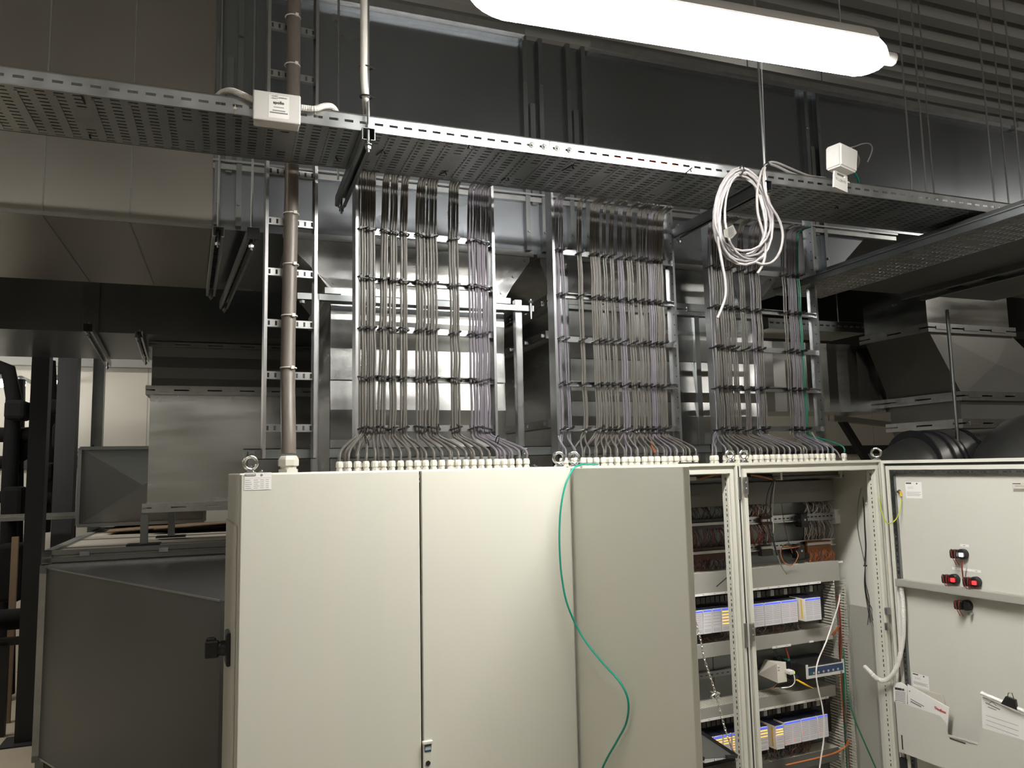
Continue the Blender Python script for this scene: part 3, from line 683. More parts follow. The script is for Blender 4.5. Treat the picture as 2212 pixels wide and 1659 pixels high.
XJ = atB(1188, 330, TY0).x; XE = atB(2203, 452, TY0).x
tray_section('long perforated cable tray overhead, section from left edge to the bolted joint', -2.6, XJ-.001)
t = tray_section('long perforated cable tray overhead, section right of the bolted joint', XJ+.001, XE)
for i, dx in enumerate((-.075, -.025, .028, .08)):
    b = MB(); p = Bw(XJ+dx, TY0-.002, TZ+.029); b.lathe(p, [(.011, 0), (.011, .004), (.006, .004), (.005, .010)], 8, -BY); tag(b.build('tray_bolt', 'chrome', smooth=True), 'bright bolt head at the tray joint, %s of four' % ORD[i], 'bolt', 'bolts at the tray joint')
# red cables inside the tray, seen through the slots
b = MB(); xa = atB(1325, 340, TY0).x; xb = atB(1470, 355, TY0).x
b.tube([Bw(xa-.0, TY0+.02, TZ+.032), Bw(xb, TY0+.02, TZ+.032)], .011, 8); tag(b.build('red_cable', 'red_c', smooth=True), 'red cable lying in the tray, glimpsed through the front slots', 'cable')
b = MB()
for k in range(12):
    b.tube([Bw(-2.5, TY0+.045+k*.025, TZ+.014), Bw(XE-.05, TY0+.045+k*.025, TZ+.014)], .0122, 6)
tag(b.build('cable_run', 'blackw', smooth=True), 'cables along the bottom of the long tray, blackened to darken its slots', 'cable', kind='stuff')  # coloured black so the slots look shaded, packed to block lamp light
# tray 2 running to the back, below
def tray_y(label, x0, x1, y0, y1, z):
    t = thing('perforated_cable_tray', label, 'cable tray', Bw(x0, y0, z))
    b = MB(); perf_plate(b, y0, y1, x0+.003, x1-.003, z, lambda u, v, zz: Bw(v, u, zz), yp=.025)
    o = b.build('tray_bottom', 'tray', t); sm = o.modifiers.new('thickness', 'SOLIDIFY'); sm.thickness = .0014; sm.offset = 0
    for x in (x0, x1):
        b = MB(); b.box(x-.001, x+.001, y0, y1, z, z+.03, Bw); b.box(x-.008, x+.008, y0, y1, z+.03, z+.036, Bw); b.build('side_wall', 'galv', t)
tray_y('perforated cable tray running back under the right end of the long tray', 2.93, 3.27, 1.2, 3.55, 3.055)
def stray(px, py, z): return atBz(px, py, z)
t = thing('perforated_cable_tray', 'far perforated tray with slotted side beyond the right ladder', 'cable tray', Bw(3.5, 5.0, 3.1))
a = atB(1660, 700, 4.9); c = atB(1872, 720, 4.9)
b = MB(); side_plate(b, a.x, c.x, 4.9, a.z-.03, a.z+.05, Bw, .06, .035, .012); b.build('side_wall', 'galv', t)
b = MB(); b.box(a.x, c.x, 4.9, 5.3, a.z-.034, a.z-.03, Bw); b.build('tray_bottom', 'ahu', t)
for xx in (a.x+.1, c.x-.1): b = MB(); b.cyl(Bw(xx, 5.1, a.z-.03), Bw(xx, 5.1, 5.6), .005, 6); b.build('threaded_rod', 'zinc', t)
# hanging rods and the strut brackets below the long tray
def rod(label, px, py, Y, z0, z1=5.6, r=.005, inB=True):
    p = atB(px, py, Y); b = MB(); b.cyl(Bw(p.x, Y, z0), Bw(p.x, Y, z1), r, 8); tag(b.build('threaded_rod', 'zinc', smooth=True), label, 'rod'); return p
def tray_bracket(label, px, py, rodlab, xx=None):
    p = atB(px, py, TY0-.02); x = p.x; t = thing('tray_bracket', label, 'bracket', Bw(x, TY0-.03, TZ-.045))
    b = MB(); y0, y1 = TY0-.035, 3.24; w = .021
    b.box(x-w, x+w, y0, y1, TZ-.005, TZ-.003, Bw)
    for s in (-1, 1): b.box(x+s*w-.0015, x+s*w+.0015, y0, y1, TZ-.045, TZ-.003, Bw); b.box(x+s*w*.62-.006, x+s*w*.62+.006, y0, y1, TZ-.046, TZ-.044, Bw)
    b.build('channel', 'galv', t)
    b = MB(); 
    for yy in (TY0-.022, y1-.03):
        b.cyl(Bw(x, yy, TZ-.085), Bw(x, yy, 5.6 if yy < 3 else TZ+.02), .005, 8)
        b.lathe(Bw(x, yy, TZ-.075), [(.011, 0), (.011, .010)], 6); b.lathe(Bw(x, yy, TZ-.060), [(.014, 0), (.014, .003)], 10); b.lathe(Bw(x, yy, TZ-.0), [(.011, 0), (.011, .010)], 6)
    b.build('threaded_rod', 'zinc', t)
    return x
bx1 = tray_bracket('strut bracket under the long tray at the white riser conduit', 795, 283, '')
bx2 = tray_bracket('strut bracket under the long tray by the hanging cable coil', 1652, 385, '')
rod('thin rod hanging behind the tray left of the white conduit', 731, 150, 3.2, TZ+.06)
for i, (px, Y) in enumerate([(1962, 3.0), (1992, 3.0), (2008, 3.35), (2136, 2.9), (2166, 3.4), (2196, 2.8)]):
    rod('thin ceiling rod at upper right, %s from the left' % ORD[i], px, 300, Y, 3.36)
# white riser conduit strapped to the front rod
P = [Bw(*atB(786, -60, TY0-.04)), Bw(*atB(786, 60, TY0-.04)), Bw(*atB(786, 160, TY0-.04)), Bw(*atB(789, 205, TY0-.035)), Bw(*atB(791, 240, TY0+.05)), Bw(*atB(792, 262, TY0+.09))]
P[0].z = 4.6
b = MB(); b.tube(smooth_path(P, 5), .0125, 12); tag(b.build('conduit', 'tiew', smooth=True), 'white flexible conduit rising from the tray beside a thin rod', 'conduit')
for i, py in enumerate((146, 209)):
    p = Bw(*atB(788, py, TY0-.035)); b = MB(); pts = [p+BX*.021*math.cos(a)+BY*.016*math.sin(a)+BX*.004 for a in [k*math.pi/6 for k in range(12)]]
    b.tube(pts, .0028, 6, closed=True); b.bar(p+BX*.02, p+BX*.034+Vector((0, 0, .002)), .004, .003); tag(b.build('cable_tie', 'tie'), '%s black tie holding the white riser conduit to its rod' % ('upper' if i == 0 else 'lower'), 'cable tie')
# stray ties hanging below the tray
for i, (px, py, L, dx) in enumerate([(830, 322, .05, -.02), (725, 338, .02, .01), (1014, 313, .02, 0), (1240, 355, .06, -.025), (175, 205, .05, .004), (193, 290, .02, 0), (963, 370, .03, -.02), (1098, 382, .03, -.02), (1495, 362, .05, 0), (1810, 445, .02, 0)]):
    p = Bw(*atBz(px, py, TZ)); b = MB(); b.bar(p, p+BX*dx+BY*L-Vector((0, 0, .006)), .005, .002); b.bar(p+BY*L*.3, p+BY*L*.3-Vector((0, 0, .012))+BX*.006, .005, .002)
    tag(b.build('cable_tie', 'tie'), 'black tie tail under the long tray, number %s' % (i+1) if False else 'black tie tail poking through the long tray, %s from the left' % ORD[[5, 2, 4, 6, 0, 1, 3, 7, 8, 9].index(i) if False else sorted([830, 725, 1014, 1240, 175, 193, 963, 1098, 1495, 1810]).index(px)], 'cable tie')
# ------------------------------------------------------------------ white junction box on the tray
a = atB(547, 192, 2.50); bR = atB(650, 205, 2.50); x0, x1 = a.x, bR.x; zb = atB(600, 262, 2.50).z; zt = atB(548, 193, 2.50).z
t = thing('junction_box', 'white detector junction box fixed to the front of the long tray', 'junction box', Bw((x0+x1)/2, 2.50, zb))
b = MB(); b.bbox(x0+.004, x1-.002, 2.512, 2.562, zb, zt, .004, Bw); b.build('back_box', 'white', t)
b = MB(); b.bbox(x0, x1, 2.500, 2.5125, zb-.001, zt+.001, .004, Bw); lid = b.build('lid', 'white', t)
b = MB(); b.box(x0+.048, x0+.112, 2.4992, 2.4999, zb+.010, zt-.010, Bw); b.build('label_sheet', 'paper', t)
cx = x0+.080
text_mesh('apollo', .014, Bw(cx-.001, 2.4988, zb+.058), BX, (0, 0, 1), 'ink', 'logo_text', t, bold=True, align='CENTER')
for (tx, s, dz) in [('● ALARM', .006, .082), ('● FAULT', .006, .074), ('INTERFACE ●', .005, .078)]:
    text_mesh(tx.replace('●', '•'), s, Bw(cx-.026 if dz != .078 else cx-.002, 2.4988, zb+dz), BX, (0, 0, 1), 'inkg', 'label_text', t)
text_mesh('XP95 INTERFACE', .006, Bw(cx, 2.4988, zb+.046), BX, (0, 0, 1), 'inkg', 'label_text', t, align='CENTER') if False else None
b = MB(); b.box(cx-.02, cx+.02, 2.4985, 2.4992, zb+.034, zb+.037, Bw); b.box(cx-.028, cx+.028, 2.4985, 2.4992, zb+.026, zb+.030, Bw); b.box(cx-.016, cx+.016, 2.4985, 2.4992, zb+.046, zb+.048, Bw); b.build('print_lines', 'inkg', t)
def corrugated(P, r, n=7):
    pts = smooth_path(P, n); L = 0; out = [pts[0]]; rr = [r]
    step = .0022; acc = 0
    dense = []
    for i in range(len(pts)-1):
        k = max(1, int((pts[i+1]-pts[i]).length/step))
        for j in range(k): dense.append(pts[i].lerp(pts[i+1], j/k))
    dense.append(pts[-1])
    return dense, [r*(1.0 if i % 2 else .88) for i in range(len(dense))]
for (pp, lab) in [([(470, 208, 2.62), (482, 199, 2.60), (500, 196, 2.57), (525, 205, 2.54), (548, 216, 2.54)], 'white corrugated conduit curling into the left of the junction box'),
                  ([(650, 232, 2.54), (665, 234, 2.54), (682, 235, 2.535), (700, 229, 2.55), (716, 230, 2.58), (726, 240, 2.62)], 'white corrugated conduit leaving the right of the junction box')]:
    P = [Bw(*atB(a_, c_, y_)) for a_, c_, y_ in pp]; d, rr = corrugated(P, .0105); b = MB(); b.tube(d, rr, 10); tag(b.build('conduit', 'tiew', smooth=False), lab, 'conduit')
for (px, py, lab) in [(681, 236, 'white tie holding the corrugated conduit to the tray, right of the box'), (508, 236, 'white tie tail dangling on the tray left of the junction box')]:
    p = Bw(*atB(px, py, 2.545)); b = MB(); b.bar(p+Vector((0, 0, .014)), p-Vector((0, 0, .018)), .004, .002); b.obox(p-BY*.006, BX, BY, (0, 0, 1), .004, .004, .004); tag(b.build('cable_tie', 'tiew'), lab, 'cable tie')
# ------------------------------------------------------------------ open white box hanging on the tray at right
t = thing('open_junction_box', 'white open junction box with dangling lid on the tray at right', 'junction box', Bw(*atB(1815, 415, 2.53)))
b = MB(); c = Bw(*atB(1818, 346, 2.50)); s = atB(1790, 340, 2.5); 
ux = (BX*.97+BY*.2+Vector((0, 0, -.10))).normalized(); uz = (Vector((0, 0, 1))+BX*.10).normalized(); uy = uz.cross(ux).normalized()
bm = bmesh.new(); bmesh.ops.create_cube(bm, size=1)
for v in bm.verts:
    k = .92 if v.co.z < 0 else 1.0
    v.co = Vector((v.co.x*.125*k, v.co.y*.075, v.co.z*.104))
bmesh.ops.bevel(bm, geom=bm.edges[:], offset=.007, segments=3, affect='EDGES')
bm.verts.index_update(); b.add([c+ux*v.co.x+uy*v.co.y+uz*v.co.z for v in bm.verts], [[v.index for v in f.verts] for f in bm.faces]); bm.free()
b.build('box_body', 'white', t)
b = MB(); b.obox(c+uz*.046+ux*.012, ux, uy, uz, .030, .020, .004); b.build('terminal_block', 'paperg', t)
c2 = Bw(*atB(1815, 396, 2.515)); b = MB(); b.obox(c2, ux, uy, uz, .046, .004, .030); b.obox(c2+uz*.018+ux*.05, ux, uy, uz, .006, .005, .004); b.obox(c2+uz*.032-ux*.036, ux, uy, uz, .008, .004, .012); b.obox(c2+uz*.032+ux*.036, ux, uy, uz, .008, .004, .012); b.obox(c2+uz*.046, ux, uy, uz, .038, .004, .006); b.build('lid', 'white', t)
text_mesh('16/40716', .019, c2+ux*.036+uz*.017-uy*.0046*(1 if uy.dot(BY) > 0 else -1), -ux, -uz, 'inkg', 'handwriting', t, depth=.0004)
for (pp, m, r, lab, nm) in [([(1822, 322, 2.50), (1845, 317, 2.52), (1866, 310, 2.54), (1880, 312, 2.56), (1884, 325, 2.58), (1874, 350, 2.62)], 'white_c', .003, 'thin grey wire looping out of the open white box', 'thin_cable'),
                        ([(1850, 330, 2.52), (1856, 345, 2.54), (1852, 362, 2.56)], 'white_c', .004, 'short grey wire bending down behind the open white box', 'thin_cable'),
                        ([(1845, 372, 2.55), (1852, 384, 2.57), (1855, 396, 2.59)], 'green_c', .005, 'bright green wire dropping behind the open white box', 'green_wire')]:
    b = MB(); b.tube(smooth_path([Bw(*atB(*q)) for q in pp], 6), r, 8); tag(b.build(nm, m, smooth=True), lab, 'cable')
# ------------------------------------------------------------------ coil of grey-white cable
def wl(px, py, Y): return atY(px, py, Y)
YC = 2.40
def coil():
    pts = []; n = 9; rnd = random.Random(3)
    pars = []
    for i in range(n+1):
        pars.append((rnd.uniform(1597, 1626), rnd.uniform(40, 66), 366+rnd.uniform(-6, 14), rnd.uniform(515, 588), rnd.uniform(-.03, .03)))
    pars = [(1588, 40, 372, 532, 0), (1622, 68, 362, 588, .02), (1600, 58, 368, 556, -.02), (1618, 56, 376, 574, .03), (1594, 48, 366, 540, 0), (1628, 58, 374, 580, .02), (1592, 50, 380, 522, -.03), (1614, 62, 370, 562, -.01), (1622, 50, 384, 545, .01), (1604, 60, 365, 585, .02), (1630, 46, 378, 552, 0), (1606, 44, 372, 568, -.02), (1616, 64, 368, 576, 0)]
    S = 22
    for i in range(len(pars)-1):
        for k in range(S):
            u = k/S; A = pars[i]; C = pars[i+1]; q = [A[j]*(1-u)+C[j]*u for j in range(5)]
            th = 2*math.pi*u
            h = (1-math.cos(th))/2
            x = 1600*(1-h)+q[0]*h + math.sin(th)*q[1]*(.85+.35*h)*-1
            y = q[2]+(q[3]-q[2])*h
            pts.append(wl(x, y, YC+q[4]*h+.012*math.sin(3*th+i)))
    return pts
b = MB(); b.tube(coil(), .0052, 8); t = b.build('cable_coil', 'white_c', smooth=True); tag(t, 'hanging coil of pale grey cable tied to the front of the tray', 'cable')
b = MB(); b.tube(smooth_path([wl(1553, 470, YC-.01), wl(1552, 520, YC-.01), wl(1560, 570, YC-.015), wl(1567, 610, YC-.02), wl(1566, 645, YC-.02), wl(1550, 687, YC-.02)], 6), .0055, 8)
tag(b.build('cable_tail', 'white_c', smooth=True), 'loose cable end dangling below the left of the pale coil', 'cable')
b = MB(); b.tube(smooth_path([wl(1783, 384, 2.46), wl(1748, 380, 2.44), wl(1712, 366, 2.42), wl(1675, 351, 2.40), wl(1658, 354, 2.39), wl(1645, 372, 2.39), wl(1636, 410, 2.385), wl(1637, 460, 2.385), wl(1650, 510, 2.385), wl(1653, 550, 2.385), wl(1646, 575, 2.385), wl(1636, 591, 2.385)], 6), .0055, 8)
tag(b.build('cable_loop', 'white_c', smooth=True), 'pale cable from the open white box crossing down over the coil', 'cable')
b = MB(); b.tube(smooth_path([wl(1783, 386, 2.45), wl(1745, 385, 2.43), wl(1705, 372, 2.41), wl(1672, 357, 2.395), wl(1654, 358, 2.38), wl(1650, 395, 2.37), wl(1660, 435, 2.37), wl(1683, 475, 2.37), wl(1691, 510, 2.37), wl(1684, 545, 2.37), wl(1668, 566, 2.375), wl(1647, 571, 2.38), wl(1632, 566, 2.385)], 6), .0055, 8)
tag(b.build('cable_loop', 'white_c', smooth=True), 'pale cable from the open white box making the outermost right loop', 'cable')
for (px, py, Y, lab) in [(1601, 368, YC-.02, 'black tie binding the top of the pale cable coil'), (1655, 356, 2.375, 'black tie fixing two pale cables to the thin lamp wire')]:
    p = wl(px, py, Y); b = MB(); pts = [p+Vector((.003*math.cos(a), .03*math.sin(a)*.5, 0))+Vector((0, 0, .018 if px < 1620 else .008))*math.cos(a) for a in [k*math.pi/8 for k in range(16)]]
    b.tube(pts, .003, 6, closed=True); b.obox(p+Vector((.004, -.012, -.004)), (1, 0, 0), (0, 1, 0), (0, 0, 1), .004, .004, .004); tag(b.build('cable_tie', 'tie'), lab, 'cable tie')
p = wl(1577, 502, 2.34); ux = (wl(1590, 497, 2.34)-p).normalized(); uz = Vector((0, -1, 0)).cross(ux).normalized() if False else (wl(1573, 485, 2.34)-p).normalized()
b = MB(); b.prism([p-ux*.036-uz*.008, p+ux*.0-uz*.026, p+ux*.034-uz*.012, p+ux*.024+uz*.024, p-ux*.030+uz*.018], (0, .001, 0)); tg = b.build('cable_tag', 'trunkd'); tag(tg, 'small grey printed tag wrapped on the pale cable coil', 'tag')
b = MB()
for i in range(6): q = p+ux*(.0-.001*i)+uz*(.016-.006*i)-Vector((0, .0016, 0)); b.obox(q+ux*.006, ux, uz, (0, 1, 0), .014, .001, .0004)
o = b.build('print_lines', 'ink', tg)
o.parent = tg
# thin wire from luminaire down to the tray bracket
p = wl(1655, 385, 2.48); q = atZ(1642, 60, ZL)
b = MB(); b.tube([p, p+(q-p)*.96], .0016, 6); tag(b.build('suspension_wire', 'zinc'), 'thin bright wire from the luminaire down to the tray edge', 'wire')
b = MB(); b.lathe(p-Vector((0, 0, .012)), [(.007, 0), (.009, .01), (.006, .022)], 8); tag(b.build('wire_gripper', 'chrome'), 'bright wire gripper at the tray edge below the thin wire', 'fitting')
# ================================================================== control cabinets
XA, XB, XC, XD, XE = .2175, .8175, 1.4175, 2.246, 3.107
FY, BYK, TOP = 2.645, 3.15, 2.10
def rect_ring(b, x0, x1, z0, z1, wd, y0, y1, fr=None):
    b.box(x0, x1, y0, y1, z1-wd, z1, fr); b.box(x0, x1, y0, y1, z0, z0+wd, fr)
    b.box(x0, x0+wd, y0, y1, z0+wd, z1-wd, fr); b.box(x1-wd, x1, y0, y1, z0+wd, z1-wd, fr)
cab1 = thing('control_cabinet', 'closed pale double-door control cabinet, leftmost of the row', 'cabinet', (XB, FY, 0))
b = MB(); b.bbox(XA, XC-.002, FY+.004, BYK, .10, TOP, .004); b.box(XA+.01, XC-.01, FY+.03, BYK-.03, 0, .10); b.build('body', 'paint', cab1)
b = MB(); b.box(XA+.004, XC-.006, FY-.002, FY+.006, .104, TOP-.006); b.build('door_gasket', 'gasket', cab1)
for (x0, x1) in ((XA+.003, XB-.004), (XB+.004, XC-.004)):
    b = MB(); b.bbox(x0, x1, FY-.022, FY-.002, .11, TOP-.004, .0025); d = b.build('door', 'paint', cab1)
b = MB(); b.box(XB-.004, XB+.004, FY-.012, FY-.004, TOP-.03, TOP-.018); b.box(XB-.004, XB+.004, FY-.012, FY-.004, 2.055, 2.062); b.build('hinge', 'zinc', cab1)
# side panel and its edge strip, with the black rotary switch
b = MB(); b.box(XA-.006, XA-.001, FY+.05, BYK-.02, .14, 1.93); b.build('side_panel', 'paint', cab1)
a = atX(500, 1398, XA); b = MB()
b.bbox(XA-.020, XA-.004, a.y-.045, a.y+.045, a.z-.055, a.z+.055, .006); b.lathe((XA-.018, a.y, a.z), [(.026, 0), (.024, .018), (.020, .026)], 20, (-1, 0, 0))
b.bbox(XA-.085, XA-.04, a.y-.014, a.y+.014, a.z-.028, a.z+.030, .006); b.bbox(XA-.082, XA-.050, a.y-.010, a.y+.010, a.z+.02, a.z+.040, .005); b.build('rotary_switch', 'black', cab1)
# rating plate on the left door
yP = FY-.0225
def onD(px, py, y=yP): return atY(px, py, y)
a = onD(528, 1021); c = onD(586, 1057)
plate = MB().box(a.x, c.x, yP-.0008, yP, c.z, a.z-.001).build('rating_plate', 'paper', cab1)
hw = (c.x-a.x); hh = a.z-c.z
b = MB(); b.box(a.x+.02*hw, a.x+.42*hw, yP-.0014, yP-.0008, a.z-.20*hh, a.z-.07*hh); b.lathe((a.x+.63*hw, yP-.001, a.z-.16*hh), [(.0040, 0), (.0040, .0006)], 12, (0, -1, 0))
for i in range(5):
    z = a.z-hh*(.44+.115*i)
    for (u, v) in ((.03, .22+.03*(i % 3)), (.34, .5+.05*(i % 2)), (.58, .72), (.79, .9)): b.box(a.x+u*hw, a.x+v*hw, yP-.0012, yP-.0008, z-.0006, z+.0006)
b.box(a.x+.02*hw, a.x+.97*hw, yP-.0011, yP-.0008, a.z-.33*hh, a.z-.322*hh); b.build('print_lines', 'inkg', plate)
text_mesh('HENSGEN', .0065, (a.x+.045*hw, yP-.0022, a.z-.178*hh), (1, 0, 0), (0, 0, 1), 'paper', 'logo_text', plate, bold=True)
# lock escutcheon near the foot of the right door
a = onD(912, 1600); c = onD(932, 1659)
b = MB(); b.bbox(a.x, c.x, FY-.034, FY-.0225, c.z-.10, a.z, .003); b.box(a.x-.001, c.x+.001, FY-.040, FY-.0225, a.z-.008, a.z-.001); lk = b.build('lock_housing', 'paint', cab1)
w_ = c.x-a.x
b = MB(); b.box(a.x+.15*w_, c.x-.14*w_, FY-.0352, FY-.034, a.z-.035, a.z-.012); b.build('display_frame', 'blue', lk)
b = MB(); b.box(a.x+.2*w_, c.x-.18*w_, FY-.0358, FY-.0352, a.z-.029, a.z-.017); b.build('display', 'lcd', lk)
b = MB(); b.lathe(((a.x+c.x)/2, FY-.034, a.z-.072), [(.0085, 0), (.0085, .002), (.006, .0024)], 16, (0, -1, 0)); b.build('keyhole', 'black', lk)
# --- open middle and right cabinets
def open_cab(label, x0, x1, left_side, right_side):
    t = thing('control_cabinet', label, 'cabinet', ((x0+x1)/2, FY, 0))
    b = MB(); b.box(x0, x1, FY+.003, BYK, TOP-.010, TOP); b.build('roof', 'paint', t)
    b = MB(); b.box(x0, x1, BYK-.006, BYK, .1, TOP-.012); b.build('back_panel', 'paintin', t)
    b = MB(); b.box(x0, x1, FY+.01, BYK, 0, .12); b.build('plinth', 'paint', t)
    if left_side: b = MB(); b.box(x0, x0+.004, FY+.02, BYK, .1, TOP-.012); b.build('side_panel', 'paintin', t)
    if right_side: b = MB(); b.box(x1-.004, x1, FY+.02, BYK, .1, TOP-.012); b.build('side_panel', 'paintin', t)
    b = MB(); rect_ring(b, x0+.0015, x1-.0015, .10, TOP-.0005, .011, FY, FY+.02); rect_ring(b, x0+.012, x1-.012, .111, TOP-.0115, .016, FY+.018, FY+.03)
    rect_ring(b, x0+.026, x1-.026, .125, TOP-.026, .018, FY-.001, FY+.03); rect_ring(b, x0+.042, x1-.042, .14, TOP-.042, .006, FY+.012, FY+.05)
    b.build('front_frame', 'paint', t)
    b = MB()
    for x in (x0+.0488, x1-.0488):
        z = .2; k = 0
        while z < 2.03:
            b.box(x-.0010, x+.0010, FY+.0240, FY+.0275, z, z+(.012 if k % 3 else .005)); z += .022; k += 1
    b.build('frame_perforation', 'steel', t)
    return t
cab2 = open_cab('middle pale control cabinet with its door swung open and racks inside', XC+.002, XD-.001, False, False)
cab3 = open_cab('right pale control cabinet with door open to the right', XD+.001, XE, False, True)
# mullion hardware on the posts
for (px, y0, y1) in ((1606, 1030, 1068), (1620, 1345, 1385)):
    a = atY(px, y0, FY-.003); c = atY(px+9, y1, FY-.003); q = MB()
    q.bbox(a.x-.006, a.x+.018, FY-.012, FY-.001, c.z, a.z, .004); q.lathe((a.x+.008, FY-.012, (a.z*2+c.z)/3), [(.006, 0), (.005, .005)], 10, (0, -1, 0)); q.lathe((a.x+.008, FY-.012, (a.z+c.z*2)/3), [(.006, 0), (.005, .005)], 10, (0, -1, 0)); q.build('lock_catch', 'zinc', cab3)
    q = MB(); q.box(a.x-.032, a.x-.018, FY-.008, FY-.001, c.z-.02, a.z); q.build('hinge', 'zinc', cab2)
b = MB(); b.box(XD-.002, XD+.002, FY-.003, FY+.02, .12, TOP-.015); b.build('joint_gasket', 'gasket', cab2)
# doors swung open
ang = R(-95); H2 = Vector((XC+.008, FY-.004, 0)); U2 = Vector((math.cos(ang), math.sin(ang), 0)); V2 = Vector((-math.sin(ang), math.cos(ang), 0))
f2 = lambda u, v, z: H2+U2*u+V2*v+Vector((0, 0, z))
b = MB(); b.bbox(0.0, .815, 0, .022, .11, TOP-.006, .003, f2); b.build('door', 'paint', cab2)
b = MB(); rect_ring(b, .03, .785, .14, TOP-.035, .02, .022, .036, f2); b.build('door_inner_frame', 'galv', cab2)
PX = 3.105; f3 = lambda u, v, z: Vector((PX+.010-v, FY-.01-u, z))
b = MB(); b.box(0, .84, 0, .010, .11, TOP-.004, f3); door3 = b.build('door', 'paintin', cab3)
b = MB(); rect_ring(b, 0, .84, .11, TOP-.004, .014, .010, .026, f3); rect_ring(b, .026, .815, .135, TOP-.030, .018, .010, .027, f3); b.build('door_rim', 'paint', door3)
b = MB(); rect_ring(b, .014, .826, .124, TOP-.018, .013, .010, .018, f3); b.build('door_gasket', 'gasket', door3)
b = MB(); rect_ring(b, .044, .80, .16, TOP-.048, .022, .010, .024, f3); b.build('perforated_frame', 'galv', door3)
b = MB()
u = .07; k = 0
while u < .78: b.box(u, u+(.018 if k % 2 else .008), .024, .0248, TOP-.062, TOP-.055, f3); u += .027; k += 1
b.build('frame_perforation', 'ink', door3); b = MB()
z = .3; k = 0
while z < 2.02: b.box(.052, .058, .024, .0248, z, z+(.016 if k % 2 else .007), f3); z += .025; k += 1
b.build('frame_perforation', 'ink', door3)
b = MB()
for (y0, y1) in ((1030, 1062), (1312, 1328), (1345, 1362)):
    a = atY(1914, y0, FY-.012); c = atY(1914, y1, FY-.012); b.bbox(a.x-.004, a.x+.016, FY-.022, FY-.004, c.z, a.z, .003)
b.build('hinge', 'zinc', door3)
# ------------------------------------------------------------------ eye bolts
def eye(label, x, y, rz):
    t = thing('eye_bolt', label, 'eye bolt', (x, y, TOP)); b = MB(); c = Vector((x, y, TOP+.034))
    ux = Vector((math.cos(rz), math.sin(rz), 0))
    b.tube([c+ux*.021*math.cos(k*math.pi/12)+Vector((0, 0, .021*math.sin(k*math.pi/12))) for k in range(24)], .0062, 10, closed=True); b.build('ring', 'chrome', t, smooth=True)
    b = MB(); b.lathe((x, y, TOP), [(.020, 0), (.020, .004), (.013, .008), (.010, .014)], 20); b.build('collar', 'chrome', t, smooth=True)
for (px, py, rz, lab) in [(541, 996, .1, 'left front corner of the closed cabinet'), (1207, 990, -.3, 'right front corner of the closed cabinet'), (1240, 990, -.35, 'left front corner of the middle cabinet'),
                      (1577, 985, -.1, 'right front corner of the middle cabinet'), (1607, 985, -.1, 'left front corner of the right cabinet'), (1893, 981, -.9, 'right front corner of the right cabinet')]:
    p = atY(px, py, FY+.06); eye('shiny eye bolt on the '+lab, p.x, FY+.06, rz)
# ------------------------------------------------------------------ cable glands
def make_gland(label, p, s=1.0, group=None, k=1.0):
    t = thing('cable_gland', label, 'cable gland', p, group); p = Vector(p); b = MB()
    b.lathe(p, [(.0135*s, 0), (.0135*s, .007*s*k)], 6); b.lathe(p, [(.0108*s, .007*s*k), (.0108*s, .014*s*k)], 14); b.build('gland_body', 'gland', t)
    b = MB(); b.lathe(p, [(r_*s, h_*s*k) for r_, h_ in ((.0128, .013), (.0140, .015), (.0140, .027), (.0122, .033), (.0105, .036), (.0090, .036))], 8); b.build('gland_nut', 'gland', t)
    return t
G0 = make_gland('x', (0, 0, TOP)); used = [False]
def gland(label, x, y):
    if not used[0]: used[0] = True; G0.location = (x, y, TOP); G0['label'] = label; return
    dup(G0, (x, y, TOP), label, rz=random.uniform(0, 1))
make_gland('large pale cable gland holding the thick cable at the narrow ladder foot', Vector((.412, 2.95, TOP)), 2.75, k=.62)
# ------------------------------------------------------------------ vertical cable ladders
LY = 3.078
def ladder(label, x0, x1, ztop, slots=False, ks=range(5)):
    t = thing('cable_ladder', label, 'cable ladder', ((x0+x1)/2, LY, 2.15))
    for (x, s) in ((x0, 1), (x1, -1)):
        b = MB(); b.box(x, x+s*.0018, LY, LY+.060, 2.155, ztop); b.box(x, x+s*.012, LY-.0015, LY, 2.155, ztop); b.box(x, x+s*.012, LY+.060, LY+.0615, 2.155, ztop)
        r_ = b.build('side_rail', 'zinc', t); b = MB(); z = 2.22
        while z < min(ztop, 3.4): b.cyl((x+s*.0012, LY+.02, z), (x+s*.0026, LY+.02, z), .0035, 8); z += .0515
        b.build('rail_holes', 'steel', r_)
    for k in ks:
        z = 2.272+.2065*k; b = MB()
        if k % 2 == 0 and not slots: b.box(x0+.002, x1-.002, LY+.020, LY+.022, z-.013, z+.013); b.box(x0+.002, x1-.002, LY+.022, LY+.040, z-.013, z-.011); b.box(x0+.002, x1-.002, LY+.022, LY+.040, z+.011, z+.013)
        elif not slots: b.box(x0+.002, x1-.002, LY+.020, LY+.040, z+.009, z+.013); b.box(x0+.002, x1-.002, LY+.020, LY+.040, z-.013, z-.009); b.box(x0+.002, x1-.002, LY+.038, LY+.040, z-.013, z+.013)
        else: b.box(x0+.002, x1-.002, LY+.020, LY+.040, z-.015, z+.015)
        r_ = b.build('rung', 'zinc', t)
        if slots:
            b = MB(); n = 7
            for i in range(n):
                x = x0+.02+(x1-x0-.04)*i/(n-1); b.box(x-.004, x+.004, LY+.0192, LY+.020, z-.009, z+.009)
            b.build('rung_slots', 'ink', r_)
    return t
L1 = (.333, .536); L2 = (.690, 1.312); L3 = (1.602, 2.283); L4 = (2.506, 3.219)
ladder('narrow cable ladder carrying one thick cable, leftmost of four', *L1, 5.5, True, range(0, 12))
ladder('wide cable ladder behind the closed double-door cabinet', *L2, 3.40)
ladder('wide cable ladder above the middle cabinet', *L3, 3.42)
